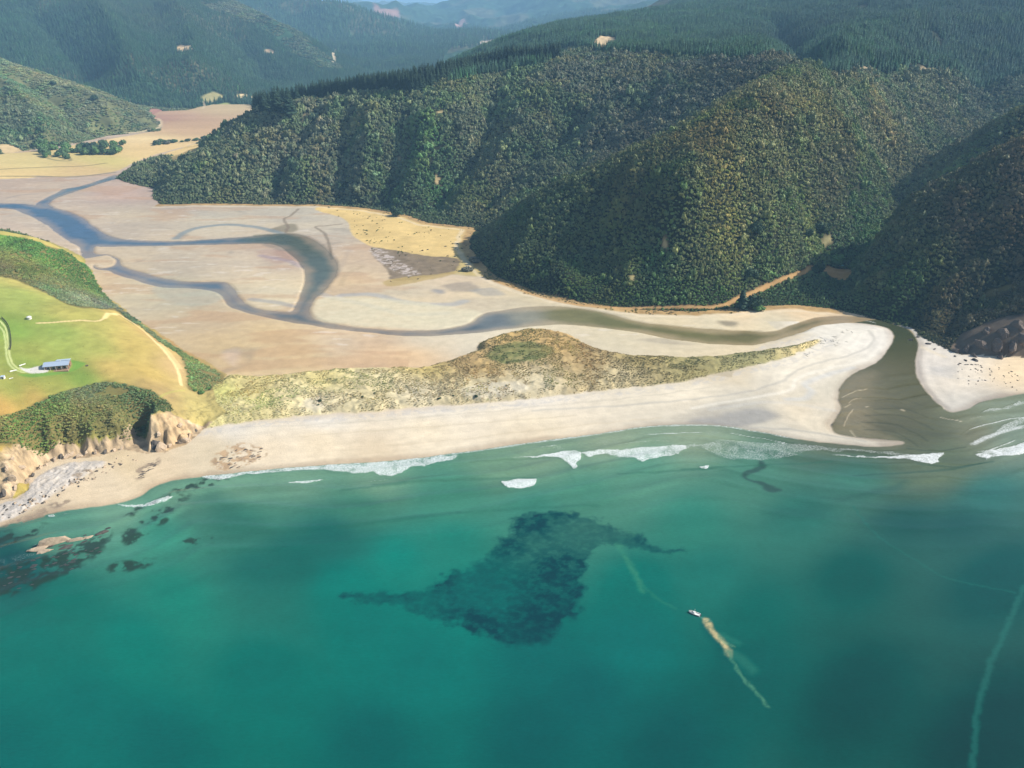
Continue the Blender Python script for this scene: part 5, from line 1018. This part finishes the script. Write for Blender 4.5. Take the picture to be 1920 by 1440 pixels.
for i, (px, py, w_) in enumerate([(1742, 645, 12), (1752, 655, 7), (1810, 676, 9), (1828, 676, 15), (1800, 682, 6), (1722, 632, 10), (1790, 668, 8)]):
    rock(px, py, w_, 'rock_dark', 'dark rock lying on the sand along the foot of the right hill', 20 + i, i * 40, .6, .5, SG)
BG = 'small dark stones scattered on the right hand beach'
for i in range(70):
    px = RS.uniform(1795, 1918); py = 690 + (px - 1800) * .22 + RS.gauss(0, 13)
    rock(px, min(max(py, 684), 748), RS.uniform(1.5, 5), 'rock_dark', 'small dark stone on the sand of the right hand beach', 100 + i, RS.random() * 360, .6, .5, BG)
RG = 'rocks of the outcrop patch on the beach below the headland'
for i in range(60):
    a = RS.random() * 6.28; d = math.sqrt(RS.random()); px = 452 + 44 * d * math.cos(a) - 8 * d * math.sin(a); py = 858 + 19 * d * math.sin(a) - 6 * d * math.cos(a)
    rock(px, py, RS.uniform(4, 12), RS.choice(['rock_tan', 'rock_tan', 'rock_dark']), 'low brown rock in the outcrop patch on the beach beside the surf', 200 + i, 30 + RS.gauss(0, 12), .4, .22, RG)
QG = 'dark ledges on the sand below the shaded cove'
for i in range(28):
    px = 262 + RS.uniform(0, 32); py = 893 - (px - 262) * .8 + RS.gauss(0, 5); rock(px, py, RS.uniform(3, 9), 'rock_dark', 'thin dark ledge on the sand below the shaded cove of the headland', 300 + i, 35 + RS.gauss(0, 8), .3, .2, QG)
WGp = 'wet rocks awash in the shallow reef off the headland'
for i in range(60):
    f = RS.random(); px = 5 + 190 * f + RS.gauss(0, 6); py = 1090 - 82 * f + RS.gauss(0, 14); rock(px, py, RS.uniform(4, 13), 'rock_wet', 'wet dark rock barely above water in the reef off the headland', 400 + i, 28 + RS.gauss(0, 10), .45, .12, WGp)
CG = 'boulders strewn along the foot of the sea cliffs'
for i in range(90):
    f = RS.random() ** .8; px = 0 + 245 * f + RS.gauss(0, 6); py = 955 - 95 * f + RS.gauss(0, 7) + 8 * (f < .5); rock(max(px, 2), py, RS.uniform(3, 9), RS.choice(['rock_tan', 'rock_dark', 'rock_tan']), 'angular boulder strewn at the foot of the tan sea cliffs', 500 + i, RS.random() * 360, .6, .5, CG)
RB = 'craggy ribs of rock along the foot of the sea cliffs'
for i, (px, py, w_) in enumerate([(40, 878, 15), (62, 892, 12), (75, 878, 14), (88, 872, 12), (102, 864, 13), (115, 857, 12), (135, 852, 13), (162, 850, 12), (180, 850, 13), (198, 847, 12), (214, 845, 13), (228, 842, 10), (12, 880, 16), (8, 925, 16), (30, 915, 12), (318, 838, 12), (355, 818, 12), (368, 808, 10), (298, 815, 12), (338, 800, 12), (24, 862, 13)]):
    rock(px, py, w_, 'rock_dark' if i % 4 == 1 else 'rock_tan', '%s craggy rock rib at the foot of the sea cliffs%s' % ('dark' if i % 4 == 1 else 'tan', ' left of the cove' if px < 240 else ' right of the cove'), 800 + i, 60 + (i * 37) % 50, .45, .95, RB)
for i, (px, py, w_) in enumerate([(1812, 655, 22), (1838, 648, 26), (1866, 650, 28), (1895, 655, 26), (1915, 640, 28), (1880, 625, 26), (1850, 622, 22), (1908, 612, 26), (1825, 668, 14), (1875, 672, 16), (1790, 660, 14)]):
    rock(px, py, w_, 'rock_bluff', '%s brown rock buttress of the bluff above the right hand beach' % ('jagged' if i % 2 else 'rounded'), 860 + i, 70 + (i * 41) % 60, .5, .95, 'rock buttresses of the right hand bluff')
# rocky bluff stacks at the cliffs
for px, py, w_, a, h_, k_, lb in [(305, 842, 26, 60, 1.1, 'rock_tan', 'tall tan buttress of the headland between two dark clefts'), (345, 828, 24, 40, .8, 'rock_tan', 'outermost tan rock buttress of the headland beside the sand'), (292, 835, 22, 80, 1.2, 'rock_dark', 'dark rock buttress at the right side of the shaded cove'),
                                  (52, 905, 16, 30, .9, 'rock_tan', 'jagged tan stack at the foot of the left sea cliff'), (20, 900, 18, 10, 1.0, 'rock_tan', 'jagged tan stack nearest the left edge of the sea cliff'), (150, 856, 16, 70, .8, 'rock_tan', 'tan rib of cliff between the small dark sea caves'), (125, 858, 15, 70, .8, 'rock_tan', 'tan rib of cliff left of the small dark sea caves')]:
    rock(px, py, w_, k_, lb, 700 + px, a, .5, h_)

# ------------------------------------------------------------------ farm house, hut, boat, small things
def boxm(name, L_, W_, H_, mat, z0=0, parent=None, loc=(0, 0, 0), bev=.02, rz=0, tx=0):
    bm = bmesh.new(); bmesh.ops.create_cube(bm, size=1)
    for v in bm.verts: v.co = Vector((v.co.x * L_, v.co.y * W_, (v.co.z + .5) * H_ + z0))
    bmesh.ops.bevel(bm, geom=bm.edges[:], offset=bev, segments=1, affect='EDGES')
    me = bpy.data.meshes.new(name); bm.to_mesh(me); bm.free(); me.materials.append(mat)
    o = bpy.data.objects.new(name, me); COL.objects.link(o); o.location = loc; o.rotation_euler = (tx, 0, rz)
    if parent: o.parent = parent
    return o
def polym(name, verts, faces, mat, parent=None):
    me = bpy.data.meshes.new(name); me.from_pydata(verts, [], faces); me.materials.append(mat); o = bpy.data.objects.new(name, me); COL.objects.link(o)
    if parent: o.parent = parent
    return o
X, Y, Z = hit(109, 690); hh = empty('farmhouse', (X, Y, Z), math.radians(14)); tag(hh, 'long low farmhouse with pale blue grey roof on the headland paddock', 'house')
boxm('wall', 14.6, 6.0, 3.9, M['wall'], -1.0, hh)
def roofm(name, L_, y0, y1, z0, z1, mat, th=.14, x0=None):
    xa = -L_ / 2 if x0 is None else x0; xb = xa + L_
    v = [(xa, y0, z0), (xb, y0, z0), (xb, y1, z1), (xa, y1, z1)]; v += [(a, b_, c_ + th) for a, b_, c_ in v]
    return polym(name, v, [(0, 3, 2, 1), (4, 5, 6, 7), (0, 1, 5, 4), (1, 2, 6, 5), (2, 3, 7, 6), (3, 0, 4, 7)], mat, hh)
roofm('roof', 16.2, -4.1, .6, 3.0, 4.4, M['roof']); roofm('roof', 16.2, .62, 3.9, 4.4, 3.3, M['roof'])
roofm('roof', 8.8, 1.9, 5.6, 4.3, 3.7, M['roof2'], x0=-1.2); boxm('wall', 8.2, 2.4, 3.6, M['wall'], -.6, hh, (3.1, 4.1, 0))
boxm('skylight', 1.7, 1.1, .16, M['white'], 0, hh, (-.6, 2.6, 4.02), tx=-.3); boxm('chimney', .5, .5, 1.3, M['white'], 3.9, hh, (2.2, .9, 0))
for k_ in range(4):
    wnd = boxm('window', 2.0, .10, 1.7, M['white'], .55, hh, (-5.1 + 3.4 * k_, -3.06, 0)); boxm('pane', 1.8, .06, 1.5, M['glass'], .65, wnd, (0, -.07, 0), .005)
boxm('deck', 15.0, 2.4, .9, M['deck'], -1.0, hh, (0, -4.3, 0))
for k_ in range(5): boxm('post', .16, .16, 2.9, M['white'], -.1, hh, (-7 + 3.5 * k_, -3.95, 0))
dr = boxm('door', 1.0, .10, 2.1, M['glass'], .05, hh, (7.32, .5, 0), rz=math.pi / 2); boxm('handle', .06, .12, .3, M['white'], 1.0, dr, (.35, -.08, 0), .01)
# water tank with a domed top
def lathe(name, prof, mat, n=20, parent=None, loc=(0, 0, 0)):
    vs = []; fs = []
    for r, z in prof:
        for k_ in range(n): a = 6.2832 * k_ / n; vs.append((r * math.cos(a), r * math.sin(a), z))
    for i in range(len(prof) - 1):
        for k_ in range(n): fs.append((i * n + k_, i * n + (k_ + 1) % n, (i + 1) * n + (k_ + 1) % n, (i + 1) * n + k_))
    fs.append(tuple(range((len(prof) - 1) * n, len(prof) * n))); o = polym(name, vs, fs, mat, parent); o.location = loc
    for p in o.data.polygons: p.use_smooth = True
    return o
X, Y, Z = hit(55, 598); tk = empty('water_tank', (X, Y, Z)); tag(tk, 'white round water tank alone in the green paddock above the house', 'water tank')
lathe('tank_body', [(1.75, -.6), (1.75, 1.5), (1.8, 1.55), (1.8, 1.65)], M['white'], parent=tk); lathe('tank_lid', [(1.8, 1.65), (1.4, 1.95), (.8, 2.15), (.3, 2.2), (.28, 2.3), (.1, 2.32)], M['white'], parent=tk)
def log(px, py, Ls, ang, label, mat='wood', r=.35):
    X, Y, Z = hit(px, py); rs = random.Random(int(px)); vs = []; fs = []; n = 8; m_ = 7
    for i in range(m_):
        f = i / (m_ - 1); rr = r * (1 - .35 * f) * rs.uniform(.9, 1.1)
        for k_ in range(n): a = 6.2832 * k_ / n; vs.append((Ls * (f - .5), rr * math.cos(a) + .12 * math.sin(f * 5), rr * math.sin(a) + r * .6))
    for i in range(m_ - 1):
        for k_ in range(n): fs.append((i * n + k_, i * n + (k_ + 1) % n, (i + 1) * n + (k_ + 1) % n, (i + 1) * n + k_))
    fs += [tuple(range(n)), tuple(range((m_ - 1) * n, m_ * n))]; o = polym('log', vs, fs, M[mat]); o.location = (X, Y, Z); o.rotation_euler = (0, 0, math.radians(ang)); tag(o, label, 'log'); return o
log(42, 685, 4.2, 62, 'pale log beside the bend of the farm track, upper one', 'white', .45); log(25, 696, 4.0, 40, 'pale log just below the bend of the farm track', 'white', .5); log(21, 710, 2.4, 45, 'short pale log in the grass left of the house', 'white', .3)
for i_, (px, py, w_) in enumerate([(600, 752, 9), (596, 760, 7), (680, 744, 6), (703, 737, 6), (824, 748, 9), (893, 744, 9), (850, 742, 6)]):
    tree(px, py, w_, 'dark', 'small dark shrub in a hollow of the dune face above the beach', 'shrub', .7, 'dark shrubs along the dune face', 'shrub')
X, Y, Z = hit(6, 710); sh = empty('shed', (X, Y, Z), .2); tag(sh, 'tiny white shed with dark open side at the left edge of the paddock', 'shed'); boxm('wall', 2.2, 2.0, 2.0, M['white'], -.3, sh); boxm('roof', 2.5, 2.3, .12, M['roof2'], 1.72, sh); boxm('door', .8, .06, 1.6, M['glass'], -.2, sh, (0, -1.04, 0), .01)
# curved post and rail fence beside the farm track
fp = [hit(*p) for p in [(4, 597), (10, 603), (15, 610), (18, 618), (20, 628), (21, 638), (21, 648), (19, 656)]]
FC = crom([p[:2] for p in fp], False, 4); fe = empty('paddock_fence', (FC[0][0], FC[0][1], float(fp[0][2]))); tag(fe, 'dark curved post and rail fence beside the twin wheel track', 'fence')
bm = bmesh.new(); pv = None; h0 = fe.location
for i, q in enumerate(FC):
    z = float(hfine(np.array([q[0]]), np.array([q[1]]))[0]); p = Vector((q[0], q[1], z)) - h0
    po = boxm('post', .32, .32, 1.9, M['post'], -.4, fe, tuple(p))
    if pv is not None:
        for zz in (.5, 1.0):
            a = pv + Vector((0, 0, zz)); b_ = p + Vector((0, 0, zz)); d = (b_ - a).normalized(); s_ = Vector((-d.y, d.x, 0)) * .06
            q8 = [bm.verts.new(a + u_) for u_ in (s_, -s_, -s_ + Vector((0, 0, .2)), s_ + Vector((0, 0, .2)))] + [bm.verts.new(b_ + u_) for u_ in (s_, -s_, -s_ + Vector((0, 0, .2)), s_ + Vector((0, 0, .2)))]
            for f_ in ((0, 1, 5, 4), (1, 2, 6, 5), (2, 3, 7, 6), (3, 0, 4, 7)): bm.faces.new([q8[k_] for k_ in f_])
    pv = p
me = bpy.data.meshes.new('rail'); bm.to_mesh(me); bm.free(); me.materials.append(M['post']); part('rail', me, fe)
# teal hut in the valley
X, Y, Z = hit(1577, 501); ht = empty('hut', (X, Y, Z), 0); tag(ht, 'small hut with a teal roof beneath the bright green tree', 'hut'); boxm('wall', 4.4, 2.6, 2.2, M['wall'], -.4, ht); boxm('roof', 5.0, 3.4, .18, M['teal'], 1.82, ht, (0, 0, 0), tx=.10); boxm('door', .9, .06, 1.7, M['glass'], -.3, ht, (-.6, -1.34, 0), .01)
# fire pit east of the house
X, Y, Z = hit(163, 686); fpit = lathe('fire_pit', [(.9, -.2), (.95, .35), (.7, .4), (.6, .1), (.1, .08)], M['rock_dark'], loc=(X, Y, Z)); tag(fpit, 'small round dark fire pit on the grass right of the house', 'fire pit')
# boat
X, Y, Z = hit(1302, 1151); bt = empty('boat', (X, Y, .0), math.radians(150)); tag(bt, 'small white boat with an open cabin heading left from the muddy plume', 'boat')
def hullm():
    vs = []; fs = []; n = 9; prof = [(-1.0, .95), (-.5, 1.0), (0, 1.0), (.45, .85), (.8, .5), (1.0, .06)]
    for x_, w_ in prof:
        hw = w_ * .95; kz = -.35 + .35 * max(0, x_) ** 2; gz = .62 + .25 * max(0, x_)
        for (a, z_) in ((-hw, gz), (-hw * .9, .15), (-hw * .5, kz * .6), (0, kz), (hw * .5, kz * .6), (hw * .9, .15), (hw, gz), (hw * .84, gz), (hw * .8, .25), (-hw * .8, .25), (-hw * .84, gz)): vs.append((x_ * 2.7, a, z_))
    m_ = 11
    for i in range(len(prof) - 1):
        for k_ in range(m_): fs.append((i * m_ + k_, i * m_ + (k_ + 1) % m_, (i + 1) * m_ + (k_ + 1) % m_, (i + 1) * m_ + k_))
    fs += [tuple(range(m_)), tuple(range((len(prof) - 1) * m_, len(prof) * m_))]; return polym('hull', vs, fs, M['white'], bt)
hullm(); boxm('cabin', 1.1, 1.1, .9, M['white'], .25, bt, (.3, 0, 0), .1); boxm('windscreen', .08, 1.0, .5, M['glass'], .7, bt, (.9, 0, 0), .01); boxm('outboard_motor', .45, .4, .9, M['post'], .0, bt, (-2.9, 0, 0), .08)
bm_ = boxm('mast', .12, .12, 2.0, M['white'], .9, bt, (0, 0, 0), .02)
# driftwood on the spit end
DG = 'driftwood logs scattered on the tip of the sand spit'
for i in range(40):
    px = RS.uniform(1510, 1600); py = 655 - (px - 1510) * .35 + RS.gauss(0, 7); o = log(px, py, RS.uniform(1.5, 4), RS.random() * 180, 'bleached driftwood log on the tip of the sand spit', 'wood', .16); o['group'] = DG

tick('rocks')
# ------------------------------------------------------------------ haze
hz = bpy.data.meshes.new('haze'); bm = bmesh.new(); bmesh.ops.create_cube(bm, size=1)
for v in bm.verts: v.co = Vector((v.co.x * 76000, v.co.y * 30000 + 13800, (v.co.z + .5) * 1300 - 8))
bm.to_mesh(hz); bm.free(); ho = bpy.data.objects.new('haze', hz); COL.objects.link(ho); ho['kind'] = 'stuff'; ho['label'] = 'thin blue air haze over the distant hills'
hmt = bpy.data.materials.new('haze'); hmt.use_nodes = True; t = hmt.node_tree; t.nodes.clear(); out = t.nodes.new('ShaderNodeOutputMaterial'); pv_ = t.nodes.new('ShaderNodeVolumePrincipled')
pv_.inputs['Color'].default_value = (.36, .68, 1.0, 1); pv_.inputs['Density'].default_value = 9.0e-5; pv_.inputs['Anisotropy'].default_value = 0
t.links.new(pv_.outputs[0], out.inputs['Volume']); hz.materials.append(hmt)
print('objects', len(bpy.data.objects))
